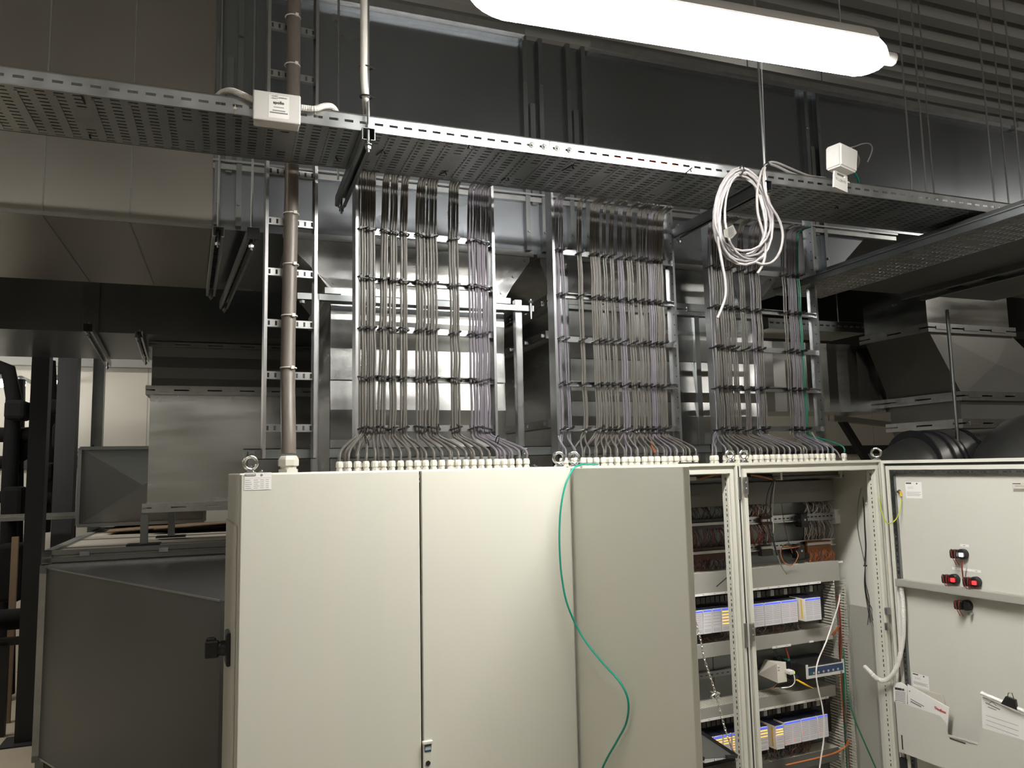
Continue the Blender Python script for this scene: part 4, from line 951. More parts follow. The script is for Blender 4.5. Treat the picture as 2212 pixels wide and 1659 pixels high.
ladder('wide cable ladder above the right cabinet, rightmost of four', *L4, 3.44)
for (x0, x1, lab) in ((.27, .545, 'foot of the narrow ladder'), (.60, 2.52, 'feet of the two middle ladders'), (2.50, 3.22, 'foot of the right ladder')):
    b = MB(); b.box(x0, x1, LY+.063, LY+.066, 2.152, 2.194); b.box(x0, x1, LY+.063, LY+.085, 2.191, 2.194); b.box(x0, x1, LY+.063, LY+.085, 2.152, 2.155)
    tag(b.build('foot_rail', 'galv'), 'horizontal zinc foot rail across the '+lab, 'rail')
for (px, lab) in ((1150, 'right end of the wide gland row'), (548, 'left cabinet corner')):
    p = atY(px, 985, 3.05); t = thing('angle_bracket', 'small bolted zinc angle bracket at the '+lab, 'bracket', (p.x, 3.05, TOP)); b = MB()
    b.bbox(p.x-.014, p.x+.014, 3.125, 3.130, TOP, TOP+.085, .002); b.box(p.x-.014, p.x+.05, 3.06, 3.13, TOP, TOP+.003); b.build('angle', 'galv', t)
    b = MB(); b.lathe((p.x, 3.125, TOP+.066), [(.009, 0), (.009, .004), (.005, .008)], 8, (0, -1, 0)); b.lathe((p.x, 3.125, TOP+.025), [(.009, 0), (.009, .004), (.005, .008)], 8, (0, -1, 0)); b.lathe((p.x+.03, 3.08, TOP+.003), [(.009, 0), (.009, .004), (.005, .008)], 8); b.build('bolt', 'chrome', t)
# thick cable on the narrow ladder
b = MB(); P = [(.412, 2.95, 2.17), (.412, 2.955, 2.24), (.414, 3.0, 2.42), (.418, 3.03, 2.62), (.424, 3.045, 2.9), (.428, 3.05, 3.3), (.43, 3.05, 3.9), (.425, 3.05, 5.55)]
b.tube(smooth_path(P, 5), .0275, 20); tag(b.build('thick_cable', 'pipe', smooth=True), 'thick taupe cable climbing the narrow ladder', 'cable')
for k in range(0, 9):
    z = 2.272+.2065*k; 
    if k == 5: continue
    xc = .412+.006*min(k, 3)*.8; yc = (2.965, 3.01, 3.033, 3.043, 3.047, 3.05, 3.05, 3.05, 3.05)[k]
    if k == 0: continue
    b = MB(); b.tube([Vector((xc+.0295*math.cos(a), yc+.0295*math.sin(a), z+.018)) for a in [i*math.pi/10 for i in range(20)]], .0028, 6, closed=True); b.obox((xc+.012, yc-.030, z+.018), (1, 0, 0), (0, 1, 0), (0, 0, 1), .006, .004, .006)
    tag(b.build('cable_tie', 'tiew', smooth=True), 'white tie round the thick cable at rung %s from the bottom' % ORD[k], 'cable tie')
# ------------------------------------------------------------------ cables on the ladders
rc = random.Random(11)
ties = []
LN = {2: 'the wide ladder behind the closed cabinet', 3: 'the ladder above the middle cabinet', 4: 'the rightmost ladder'}
SH = {2: 'left wide ladder', 3: 'middle wide ladder', 4: 'right wide ladder'}
def bundles(no, specs, pyt, pyb, r, front, rowsback, gy):
    # specs: (px top left, px top right, px bottom left, px bottom right, count, material)
    cabs = []
    for bi, (a0, a1, b0, b1, n, m) in enumerate(specs):
        T0, T1 = atY(a0, pyt, LY-.005).x, atY(a1, pyt, LY-.005).x; B0, B1 = atY(b0, pyb, LY-.005).x, atY(b1, pyb, LY-.005).x
        zt = atY(a0, pyt, LY).z; zb = 2.272; amp = rc.uniform(-.005, .005); ph = rc.uniform(0, 6)
        ext = []
        for i in range(n):
            f = (i+.5)/n; pts = []; ph2 = rc.uniform(0, 6); lay = (.0 if i % 2 == 0 else r*.9)
            z = 3.42
            for k in range(5, -1, -1):
                for sub in (0, .5) if k > 0 else (0,):
                    zz = 2.272+.2065*(k-sub) if k < 5 or sub else 3.30
                    g = (zz-zb)/(zt-zb); g = max(0, min(1.15, g))
                    x = (B0+(B1-B0)*f)*(1-g)+(T0+(T1-T0)*f)*g
                    xc = (B0+B1)/2*(1-g)+(T0+T1)/2*g
                    if sub: x = xc+(x-xc)*1.03+amp*.5*math.sin(ph+k*1.7)+.0012*math.sin(ph2+k*2.3)
                    y = LY+.020-r-.001-lay-(.004 if sub else 0)
                    pts.append(Vector((x, y, zz)))
            top = pts[0].copy(); pts = [Vector((top.x+rc.uniform(-.01, .01), LY-.09, 3.345)), Vector((top.x+rc.uniform(-.006, .006), LY-.035, 3.34)), Vector((top.x, LY-.006, 3.315))]+pts[1:]
            cabs.append([pts, m, bi, i, n])
        ties.append((no, bi, T0, T1, B0, B1, zt, r))
    g = [(x, gy) for x in front]; per = len(cabs)-len(front)
    xs0, xs1 = min(front), max(front)
    for j in range(per): g.append((xs0+(xs1-xs0)*(j+.5)/per, gy+.055+(.05 if j % 2 else 0)*rowsback))
    g.sort(key=lambda q: q[0]); cabs.sort(key=lambda c: c[0][-1].x)
    back_n = 0; fr_n = 0
    for (c, q) in zip(cabs, g):
        pts = c[0]; e = pts[-1]; gx, gyy = q; dx = gx-e.x
        pts.append(Vector((e.x+dx*.16, e.y-.012, 2.236)))
        pts.append(Vector((e.x+dx*.62, (e.y+gyy)/2-.008, 2.207-min(.02, abs(dx)*.05))))
        pts.append(Vector((e.x+dx*.98, gyy, 2.168))); pts.append(Vector((gx, gyy, 2.128)))
        b = MB(); b.tube(smooth_path(pts, 3), r, 7)
        nm = {'cable': 'grey', 'lilac': 'lilac-grey', 'dgreen_c': 'dark green', 'white_c': 'whitish', 'pipe': 'taupe'}[c[1]]
        side = 'only strand' if c[4] == 1 else ORD[c[3]]+' strand from left'
        tag(b.build('cable', c[1], smooth=True), '%s cable, %s, in the %s bundle of the %s' % (nm, side, ORD[c[2]], SH[no]), 'cable', 'cables tied to the %s' % SH[no])
        if gyy == gy: gland('pale cable gland, %s from the left in the front row below the %s' % (ORD[fr_n], SH[no]), gx, gyy); fr_n += 1
        else: gland('pale cable gland, %s from the left in the back rows below the %s' % (ORD[back_n], SH[no]), gx, gyy); back_n += 1
GY = 2.87
def lin(px0, px1, n): a = atY(px0, 1003, GY).x; c = atY(px1, 1000, GY).x; return [a+(c-a)*i/(n-1) for i in range(n)]
def sc(o, s, L): return [(o+a/s, o+c/s) for a, c in L]
t2 = sc(760, 6.38, [(95, 205), (213, 330), (420, 515), (540, 635), (683, 780), (900, 1020), (1040, 1185), (1345, 1480), (1610, 1680), (1690, 1890)])
b2 = sc(700, 4.424, [(335, 410), (418, 500), (518, 600), (628, 696), (735, 806), (885, 990), (1008, 1106), (1232, 1318), (1410, 1470), (1478, 1600)])
n2 = [3, 4, 3, 3, 3, 4, 4, 4, 2, 6]; m2 = ['cable']*8+['lilac']*2
bundles(2, [(t2[i][0], t2[i][1], b2[i][0], b2[i][1], n2[i], m2[i]) for i in range(10)], 490, 925, .0056, lin(733, 1137, 24), 1, GY)
t3 = sc(1190, 6.38, [(68, 128), (140, 182), (375, 446), (558, 634), (642, 690), (730, 775), (828, 886), (935, 1000), (1055, 1130), (1198, 1248), (1262, 1330), (1352, 1418), (1432, 1470), (1484, 1560)])
b3 = sc(1180, 6.32, [(205, 268), (325, 372), (535, 598), (710, 784), (808, 880), (888, 944), (972, 1040), (1085, 1180), (1218, 1306), (1330, 1396), (1414, 1470), (1486, 1556), (1568, 1618), (1628, 1700)])
n3 = [3, 2, 3, 4, 3, 2, 3, 4, 4, 3, 3, 4, 2, 5]; m3 = ['lilac', 'lilac', 'cable', 'cable', 'cable', 'cable', 'cable', 'lilac', 'cable', 'cable', 'cable', 'lilac', 'cable', 'cable']
bundles(3, [(t3[i][0], t3[i][1], b3[i][0], b3[i][1], n3[i], m3[i]) for i in range(14)], 512, 925, .0040, [atY(1222, 1000, GY).x, atY(1243, 1000, GY).x]+lin(1258, 1503, 18), 1, GY)
t4 = sc(1530, 4.146, [(36, 66), (70, 108), (124, 160), (166, 202), (208, 250), (306, 350), (400, 440), (452, 490), (692, 720), (742, 780), (790, 820), (828, 848)])
b4 = sc(1530, 4.146, [(92, 126), (130, 170), (190, 224), (230, 262), (275, 320), (366, 410), (462, 500), (510, 552), (760, 788), (804, 842), (866, 898), (902, 914)])
n4 = [3, 4, 3, 3, 4, 4, 3, 4, 2, 4, 3, 2]; m4 = ['lilac', 'cable', 'cable', 'cable', 'cable', 'cable', 'lilac', 'cable', 'cable', 'lilac', 'lilac', 'dgreen_c']
bundles(4, [(t4[i][0], t4[i][1], b4[i][0], b4[i][1], n4[i], m4[i]) for i in range(12)], 655, 925, .0042, [atY(1547, 1000, GY).x]+lin(1568, 1800, 20)+[atY(1824, 1000, GY).x], 1, GY)
# red sleeve, one odd mark on a cable above the middle cabinet
p = atY(1409, 965, 2.98); b = MB(); b.tube([p+Vector((-.006, 0, .025)), p+Vector((.0, 0, .0)), p+Vector((.008, -.01, -.03))], .0055, 8); tag(b.build('cable_sleeve', 'orange_c', smooth=True), 'short orange-red sleeve on a cable above the middle cabinet', 'sleeve')
# ties
for (no, bi, T0, T1, B0, B1, zt, r) in ties:
    for k in range(5):
        z = 2.272+.2065*k; g = (z-2.272)/(zt-2.272)
        x0 = B0*(1-g)+T0*g-.004; x1 = B1*(1-g)+T1*g+.004; xc = (x0+x1)/2; hw = (x1-x0)/2; tilt = rc.choice([-.22, .28]) if no == 2 else .42
        yc = LY+.012; hd = .026; zz = z+rc.uniform(-.003, .003)
        b = MB(); pts = []
        for i in range(16):
            a = 2*math.pi*i/16; cx = math.copysign(abs(math.cos(a))**.6, math.cos(a)); sy = math.copysign(abs(math.sin(a))**.6, math.sin(a))
            pts.append(Vector((xc+hw*cx, yc+hd*sy, zz+tilt*hw*cx)))
        b.tube(pts, .0038 if k else .0044, 5, closed=True)
        hx = xc+hw*rc.uniform(-.6, .6); b.obox((hx, yc-hd-.002, zz+tilt*(hx-xc)), (1, 0, tilt), (0, 1, 0), (0, 0, 1), .0065, .0045, .0055)
        if k == 0: b.bar((hx, yc-hd-.003, zz), (hx+rc.uniform(-.02, .02), yc-hd-.012, zz+rc.uniform(.0, .018)), .005, .003)
        tag(b.build('cable_tie', 'tie'), 'black tie, %s rung from bottom, %s bundle from left, %s' % (ORD[k], ORD[bi], SH[no]), 'cable tie', 'black ties on the '+SH[no])
for (px, py, lab) in ((792, 951, 'black tie bunching the leftmost cables fanning out to their glands'), (1074, 952, 'black tie bunching the lilac cables fanning out right')):
    p = atY(px, py, 2.95); s = -1 if px < 900 else 1; b = MB(); ax = Vector((s*.3, 0, 1)).normalized(); bx = Vector((0, 1, 0))
    b.tube([p+ax*.022*math.cos(a)+bx*.018*math.sin(a) for a in [i*math.pi/8 for i in range(16)]], .0028, 6, closed=True); tag(b.build('cable_tie', 'tie'), lab, 'cable tie')
b = MB(); p = atY(1485, 998, 2.83); b.bbox(p.x-.045, p.x+.04, 2.80, 2.84, TOP+.001, TOP+.007, .002); tag(b.build('cable_clip', 'black'), 'flat black piece lying on the cabinet roof by the last glands', 'clip')
# whitish and green cables at the right ladder's edge that fan to the last gland
b = MB(); P = [atY(1754, 935, 3.03), atY(1768, 955, 2.96), atY(1788, 962, 2.90), atY(1806, 974, 2.875), atY(1815, 988, 2.87)]
b.tube(smooth_path(P, 5), .0045, 8); tag(b.build('cable', 'white_c', smooth=True), 'whitish cable arcing to the rightmost gland beside the green pair', 'cable')
# ------------------------------------------------------------------ green patch cable over the doors
def onDoor2(px, py, off=-.012): return hit(px, py, H2+V2*off, V2)
P = [atY(1292, 1007, 2.80), atY(1272, 1004, 2.70), atY(1254, 1004, 2.63), atY(1238, 1014, 2.60), atY(1224, 1040, 2.585), atY(1214, 1080, 2.58), atY(1209, 1130, 2.58), atY(1209, 1190, 2.58), atY(1214, 1250, 2.58),
     atY(1227, 1310, 2.57), onDoor2(1258, 1375, -.02), onDoor2(1300, 1430, -.02), onDoor2(1340, 1475, -.02), onDoor2(1357, 1515), onDoor2(1353, 1560), onDoor2(1333, 1600), onDoor2(1313, 1635), onDoor2(1300, 1664), onDoor2(1285, 1720)]
P[0].z = TOP+.006; P[1].z = TOP+.006
b = MB(); b.tube(smooth_path(P, 6), .0036, 8); tag(b.build('patch_cable', 'green_c', smooth=True), 'turquoise-green patch cable drooping from the roof over the cabinet doors', 'cable')
# ================================================================== inside the open cabinets
YI = 2.86          # front faces of the wiring ducts
YM = 2.96          # mounting plate
IX0, IX1 = 1.50, 3.02
b = MB(); b.box(IX0, IX1+.01, YM, YM+.004, .2, 2.03); tag(b.build('mounting_plate', 'plate'), 'zinc mounting plate at the back of the open cabinets', 'plate')
def zr(pxs, py): return sum(atY(a, c, YI).z for a, c in zip(pxs, py))/len(pxs)
def hband(pl, yl, pr, yr): return (atY(pl, yl, YI).z+atY(pr, yr, YI).z)/2
b = MB(); z1 = hband(1472, 1046, 1828, 1036); z0 = hband(1472, 1096, 1828, 1082)
b.bbox(IX0, IX1+.0, YI, YM-.002, z0, z1, .003); tag(b.build('wiring_duct', 'trunkd'), 'closed grey wiring duct darkened for shade at the top of the open cabinets', 'wiring duct')  # shade under the roof is put into this dark colour
def comb_duct(label, z0, z1, x0=IX0, x1=IX1, cover=True, m='trunk', ret=False):
    t = thing('wiring_duct', label, 'wiring duct', ((x0+x1)/2, YI, z0)); b = MB()
    b.bbox(x0, x1, YI, YI+.004, z0, z1, .0015)
    b.box(x0, x1, YM-.003, YM-.001, z0, z1); b.build('cover', m, t)
    b = MB(); x = x0
    while x < x1:
        b.box(x, x+.0075, YI+.004, YM-.003, z1-.006, z1-.003); b.box(x, x+.0075, YI+.004, YM-.003, z0+.003, z0+.006); x += .0125
    b.box(x0, x1, YI+.004, YM-.003, (z0+z1)/2-.001, (z0+z1)/2+.001); b.build('comb_side', 'comb', t)
    return t
def label_strip(t, x0, x1, z0, z1, y=None):
    y = YI if y is None else y
    b = MB(); b.box(x0, x1, y-.002, y-.0002, z0, z1); s = b.build('label_strip', 'paper', t)
    b = MB(); x = x0+.02
    while x < x1-.01: b.box(x, x+.008, y-.0025, y-.002, (z0+z1)/2-.0012, (z0+z1)/2+.0012); x += .062
    b.build('print_lines', 'inkg', s)
ZT1 = (hband(1482, 1283, 1826, 1258), hband(1482, 1237, 1826, 1213))
t = comb_duct('grey wiring duct with white label strip above the upper module row', *ZT1); label_strip(t, IX0+.3, atY(1773, 1262, YI).x, ZT1[0]-.004, ZT1[0]+.006)
a = atY(1820, 1215, YI); label_strip(t, a.x-.028, a.x+.0, ZT1[1]-.012, ZT1[1]-.003)
ZT2 = (hband(1484, 1422, 1799, 1386), hband(1484, 1390, 1799, 1357))
t = comb_duct('grey wiring duct directly below the upper module row', *ZT2, x1=atY(1799, 1370, YI).x); a = atY(1668, 1402, YI); c = atY(1708, 1394, YI); label_strip(t, a.x, c.x, ZT2[0]-.002, ZT2[0]+.008); a = atY(1748, 1388, YI); label_strip(t, a.x, a.x+.026, ZT2[0]+.0, ZT2[0]+.008)
ZT3 = (hband(1490, 1553, 1806, 1512), hband(1490, 1528, 1806, 1485))
t = comb_duct('grey slotted wiring duct above the lower module row', *ZT3, x1=atY(1806, 1500, YI).x); label_strip(t, IX0+.3, atY(1790, 1515, YI).x, ZT3[0]-.004, ZT3[0]+.006)
ZT4 = hband(1655, 1645, 1812, 1617)
comb_duct('dark slotted wiring duct below the lower module row', ZT4-.06, ZT4, x1=atY(1812, 1620, YI).x, m='trunkd')
# vertical comb ducts at the right
def vcomb(label, x0, x1, z0, z1, y0=YI+.0):
    t = thing('wiring_duct', label, 'wiring duct', ((x0+x1)/2, y0, z0)); b = MB(); z = z0
    while z < z1:
        b.box(x0, x0+.002, y0, YM-.004, z, z+.008); b.box(x0-.001, x0+.004, y0-.001, y0+.006, z, z+.009); z += .0135
    b.build('comb_side', 'comb', t); b = MB(); z = z0
    while z < z1: b.box(x1-.002, x1, y0, YM-.004, z, z+.008); b.box(x1-.004, x1+.001, y0-.001, y0+.006, z, z+.009); z += .0135
    b.build('comb_side', 'comb', t); b = MB(); b.box(x0, x1, YM-.004, YM-.001, z0, z1); b.build('base', 'trunkd', t)
xa = atY(1803, 1300, YI).x; xb = atY(1829, 1320, YI).x
vcomb('open upright wiring duct full of red wires at the right wall', xa, xb, .5, ZT1[0]-.005)
# --- terminal rails
def din(label, pl, yl, pr, yr, parts, y=YM-.045):
    z = (atY(pl, yl, y).z+atY(pr, yr, y).z)/2; x0, x1 = IX0, atY(pr, yr, y).x
    t = thing('din_rail', label, 'rail', ((x0+x1)/2, y, z)); b = MB()
    b.box(x0, x1, y+.012, y+.014, z-.0135, z+.0135); b.box(x0, x1, y, y+.002, z-.0175, z-.0115); b.box(x0, x1, y, y+.002, z+.0115, z+.0175); b.build('rail', 'zinc', t)
    b = MB(); x = x0+.02
    while x < x1-.03: b.box(x, x+.015, y+.0112, y+.012, z-.003, z+.003); x += .026
    b.build('rail_slots', 'ink', t)
    b = MB(); b.box(x0, x1, y+.014, YM-.001, z-.006, z+.006); b.build('standoff', 'galv', t)
    return t, z, y
def terminals(z, y, px0, px1, pyz, m, label, up=.050, dn=.050):
    x0 = atY(px0, pyz, y).x; x1 = atY(px1, pyz, y).x; n = int((x1-x0)/.0062)
    t = thing('terminal_strip', label, 'terminals', ((x0+x1)/2, y, z)); b = MB()
    for i in range(n):
        x = x0+i*.0062; h = .0015*(i % 3 == 0); b.box(x, x+.0052, y-.018, y+.010, z-dn, z-.010); b.box(x, x+.0052, y-.018, y+.010, z+.012, z+up+h)
        b.box(x, x+.0052, y-.006, y+.011, z-.012, z+.012)
    b.build('terminal_row', m, t); t.children[0]['kind'] = 'stuff'
    b = MB(); b.box(x0, x1, y-.0205, y-.012, z-.007, z+.005); b.build('marker_strip', 'marker', t)
    return t
_, z, y = din('upper zinc rail carrying dark terminals in the open cabinets', 1475, 1133, 1815, 1114, None)
terminals(z, y, 1440, 1588, 1130, 'term', 'dark terminal strip on the upper rail in the middle cabinet', .02, .022); terminals(z, y, 1640, 1666, 1122, 'termr', 'short brown terminal strip on the upper rail beside the post', .02, .022)
ZR1 = z
_, z, y = din('lower zinc rail carrying dark terminals in the open cabinets', 1476, 1193, 1805, 1172, None)
terminals(z, y, 1440, 1588, 1190, 'termr', 'dark red terminal strip on the lower rail in the middle cabinet', .02, .035); terminals(z, y, 1640, 1665, 1182, 'term', 'short dark terminal strip on the lower rail beside the post', .01, .04)
terminals(z, y, 1738, 1790, 1178, 'termo', 'orange-brown terminal strip at the right end of the lower rail', -.002, .042)
ZR2 = z
for (zz, lab) in ((1.60, 'x'),):
    pass
a = atY(1803, 1100, YM-.05); c = atY(1818, 1131, YM-.05)
t = thing('thermostat', 'small pale thermostat box at the upper right of the mounting plate', 'thermostat', (a.x, YM-.05, c.z)); b = MB(); b.bbox(a.x, c.x+.012, YM-.05, YM-.001, c.z, a.z, .003); b.build('housing', 'white', t)
b = MB(); b.lathe(((a.x+c.x)/2+.008, YM-.05, a.z-.018), [(.011, 0), (.010, .005)], 16, (0, -1, 0)); b.build('dial', 'marker', t)
# wires around the terminals: one tangle that nobody could count
rw = random.Random(5)
def tangle(label, x0, x1, z0, z1, y, mats_, n, name='wire_tangle', sag=.02, r=.0014):
    b = MB()
    for i in range(n):
        b.use(rw.choice(mats_)); xa = rw.uniform(x0, x1); xb = max(x0, min(x1, xa+rw.uniform(-.04, .04))); 
        P = [Vector((xa, y+rw.uniform(-.01, .02), z1)), Vector(((xa+xb)/2+rw.uniform(-.02, .02), y-rw.uniform(0, sag), (z0+z1)/2+rw.uniform(-.01, .01))), Vector((xb, y+rw.uniform(-.01, .02), z0))]
        b.tube(smooth_path(P, 4), r, 4)
    return tag(b.build(name, None, smooth=True), label, 'wires', kind='stuff')
xm = atY(1583, 1150, YM-.05).x; xq = atY(1664, 1150, YM-.05).x; xr = atY(1740, 1150, YM-.05).x; xs = atY(1795, 1150, YM-.05).x
dk = ['blackw', 'brown_c', 'blackw', 'inkg', 'red_c']
tangle('dark tangle of wires above the upper terminals in the middle cabinet', IX0+.3, xm+.03, ZR1+.018, z0-.004, YM-.04, ['blackw', 'blackw', 'brown_c', 'dgreen_c', 'inkg'], 120)
tangle('tangle of red and dark wires between the two terminal rails', IX0+.3, xm+.03, ZR2+.02, ZR1-.02, YM-.045, dk+['red_c'], 150)
tangle('tangle of thin dark wires below the lower terminals in the middle cabinet', IX0+.3, xm+.03, ZT1[1]+.002, ZR2-.03, YM-.04, dk, 120)
tangle('dark wires beside the post above the upper rail in the right cabinet', xm+.09, xq, ZR1+.018, z0-.004, YM-.04, ['blackw', 'brown_c', 'orange_c', 'paperg'], 40)
tangle('crossing dark wires beside the post between the rails', xm+.09, xq, ZR2+.012, ZR1-.02, YM-.045, ['blackw', 'brown_c', 'red_c'], 30)
tangle('fan of grey and brown wires at the right end of the upper rail', xr, xs, ZR1+.016, z0-.004, YM-.04, ['paperg', 'brown_c', 'blackw', 'trunk'], 55)
tangle('fan of thin wires between the rails at the right end', xr, xs, ZR2+.014, ZR1-.016, YM-.04, ['paperg', 'brown_c', 'blackw', 'trunk'], 45)
tangle('orange wire drapes under the right end of the lower rail', xr, xs-.01, ZT1[1], ZR2-.03, YM-.06, ['orange_c', 'brown_c', 'orange_c'], 50, 'wire_drape')
for (px, py, lab) in ((1737, 1123, 'black round power block on the upper rail'), (1730, 1190, 'black round power block on the lower rail')):
    p = atY(px, py, YM-.07); t = thing('mounting_block', lab, 'block', p); b = MB(); b.lathe((p.x, YM-.025, p.z), [(.030, 0), (.030, .035), (.024, .045)], 14, (0, -1, 0)); b.bbox(p.x-.022, p.x+.02, YM-.075, YM-.03, p.z-.036, p.z+.030, .005); b.build('block_body', 'black', t)
    b = MB(); b.box(p.x-.004, p.x+.006, YM-.0765, YM-.075, p.z-.004, p.z+.005); b.build('square_mark', 'marker', t)
# cabinet light and clips under the roof
a = atY(1668, 1034, YI-.02); c = atY(1820, 1033, YI-.02)
t = thing('cabinet_light', 'grey strip light with white clips under the roof of the right cabinet', 'light', ((a.x+c.x)/2, YI-.02, a.z)); b = MB(); b.bbox(a.x, c.x, YI-.03, YI+.01, a.z-.004, a.z+.010, .003); b.bbox(a.x+.05, c.x-.02, YI-.02, YI+.02, a.z+.010, a.z+.026, .003); b.build('light_body', 'trunkd', t)
for x in (a.x+.045, c.x-.02): b = MB(); b.bbox(x-.006, x+.006, YI-.035, YI+.02, a.z-.008, TOP-.03, .002); b.build('clip', 'white', t)
b = MB(); q = atY(1748, 1030, YI-.022); b.box(q.x-.014, q.x+.014, YI-.0212, YI-.0202, q.z-.004, q.z+.004); b.build('label_strip', 'paper', t)
a = atY(1484, 1036, YI-.02); b = MB(); b.bbox(a.x-.05, a.x+.045, YI-.03, YI+.01, a.z-.006, a.z+.012, .003); b.bbox(a.x-.006, a.x+.006, YI-.034, YI+.0, a.z-.01, TOP-.03, .002); tag(b.build('cabinet_light', 'white'), 'end of a pale strip light behind the open door edge', 'light')
for (pp, lab) in (([(1510, 1036), (1545, 1026), (1580, 1022)], 'orange cable under the roof of the middle cabinet'), ([(1622, 1026), (1645, 1030), (1668, 1035)], 'orange cable under the roof of the right cabinet')):
    b = MB(); b.tube(smooth_path([atY(q[0], q[1], YI-.02) for q in pp], 5), .004, 8); tag(b.build('orange_cable', 'orange_c', smooth=True), lab, 'cable')
# --- PLC modules
def module(label, x0, x1, z0, z1, y0, depth, orange=0, rows=7, reds=(), cols=1, sidelabel=False, group=None):
    t = thing('plc_module', label, 'module', ((x0+x1)/2, y0, z0), group); b = MB()
    b.use('plcs'); b.bbox(x0+.0008, x1-.0008, y0+.003, y0+depth, z0, z1-.002, .0015)
    b.build('housing', None, t); b = MB(); b.bbox(x0+.0012, x1-.0012, y0, y0+.0035, z0+.001, z1-.001, .001); fr = b.build('front_cover', 'plcw', t)
    b = MB(); b.box(x0+.003, x1-.003, y0-.0008, y0, z1-.011, z1-.004); b.build('status_bar', 'ledb', t)
    h = (z1-z0); w = (x1-x0); ink = MB(); led = MB(); red = MB()
    for c in range(cols):
        xa = x0+w*c/cols+.003; xb = x0+w*(c+1)/cols-.003; 
        for i in range(rows):
            z = z1-.018-i*(h*.62/rows)
            (led if (cols == 1 and i < orange) else ink).box(xa+.001, xb-.003 if not i % 2 else xb-.001, y0-.0007, y0, z-(.0014 if cols == 1 and i < orange else .0006), z+(.0014 if cols == 1 and i < orange else .0006))
        for i in range(2): z = z0+.012+i*.007; ink.box(xa+.001, xb-.004, y0-.0007, y0, z-.0005, z+.0005)
    if ink.v: ink.build('print_lines', 'lineg', fr)
    if led.v: led.build('orange_leds', 'ledo', fr)
    for (u, v) in reds: red.box(x0+w*u-.0015, x0+w*u+.0015, y0-.001, y0, z0+h*v-.0015, z0+h*v+.0015)
    if reds: red.build('red_leds', 'ledr', fr)
    b = MB(); b.box(x0+.002, x1-.002, y0+.004, y0+depth, z1-.002, z1+.0015); b.build('top_edge', 'lidd', t)
    if sidelabel: b = MB(); b.box(x0+.0000, x0+.0006, y0+.018, y0+.026, z0+.01, z1-.008); b.build('side_label', 'yellow_c', t)
    return t
YP = YI-.012
def mrow(cells, pyc, z0, z1, rowname):
    for j, (px0, px1, orange, rows, reds, cols, sl) in enumerate(cells):
        x0 = atY(px0, pyc, YP if not sl else YP-.03).x; x1 = atY(px1, pyc, YP if not sl else YP-.03).x
        module('white controller module with blue bar, %s from the left in the %s row' % (ORD[j], rowname), x0, x1, z0+(.004 if sl else 0), z1+(.004 if sl else 0), YP-(.03 if sl else 0), .07 if not sl else .10, orange, rows, reds, cols, sl)
za = hband(1490, 1368, 1700, 1350); zb = hband(1490, 1318, 1700, 1296)
mrow([(1470, 1492, 0, 7, (), 1, False), (1493, 1518, 0, 8, ((.6, .5),), 1, False), (1519, 1538, 0, 5, (), 1, False), (1539, 1558, 0, 5, (), 1, False), (1559, 1578, 5, 5, (), 1, False), (1579, 1598, 6, 6, (), 1, False),
      (1628, 1651, 0, 7, (), 1, False), (1652, 1688, 0, 8, (), 2, False), (1689, 1724, 0, 8, ((.6, .6),), 2, False), (1740, 1775, 0, 8, (), 2, True)], 1330, za, zb, 'upper')
zc = hband(1560, 1628, 1780, 1601); zd = hband(1560, 1578, 1780, 1547)
mrow([(1520, 1541, 2, 6, (), 1, False), (1542, 1561, 4, 6, (), 1, False), (1562, 1580, 3, 6, (), 1, False), (1581, 1601, 6, 6, (), 1, False), (1602, 1622, 1, 6, (), 1, False), (1640, 1660, 3, 5, (), 1, False),
      (1676, 1694, 3, 6, (), 1, True), (1695, 1731, 0, 8, ((.1, .1), (.55, .2)), 2, False), (1732, 1767, 0, 8, ((.1, .4),), 2, False), (1768, 1791, 0, 8, ((.2, .6), (.2, .3)), 1, False)], 1590, zc, zd, 'lower')
# dark racks and fuses behind and above the modules
for (zz0, zz1, lab) in ((za-.004, ZT1[0]-.008, 'upper'), (zc-.004, ZT3[0]-.008, 'lower')):
    t = thing('module_rack', 'black backplane rack behind the %s module row' % lab, 'rack', (2.4, YM-.02, zz0)); b = MB(); b.box(IX0+.3, atY(1790, 1300, YM).x-.03, YM-.03, YM-.002, zz0-.01, zz1-.03); b.build('backplane', 'black', t)
    b = MB(); b.box(IX0+.3, atY(1790, 1300, YM).x-.03, YM-.045, YM-.002, zz1-.034, zz1-.012); b.build('terminal_row', 'term', t)
    x = IX0+.34
    j = 0
    while x < atY(1765, 1300, YM).x-.04:
        if not (xm-.005 < x < xm+.06):
            b = MB(); wf = .021; b.bbox(x, x+wf, YM-.055, YM-.032, zz1-.040, zz1-.012, .001); b.box(x+wf/2-.0006, x+wf/2+.0006, YM-.0555, YM-.055, zz1-.040, zz1-.012)
            tag(b.build('relay', 'trunkd' if x < xm else ('marker' if j % 3 == 0 else 'term')), 'small relay above the %s module row, %s from left' % (lab, ORD[j]), 'relay', 'relays above the %s module row' % lab); j += 1
        x += .027
tangle('dark thin wires below the upper module row', IX0+.35, atY(1740, 1350, YP).x, ZT2[1]+.002, za-.002, YP+.03, dk, 150, 'wire_tangle', .012)
tangle('dark thin wires below the lower module row', xm+.1, atY(1740, 1350, YP).x, ZT4+.002, zc-.002, YP+.03, dk, 60, 'wire_tangle', .012)
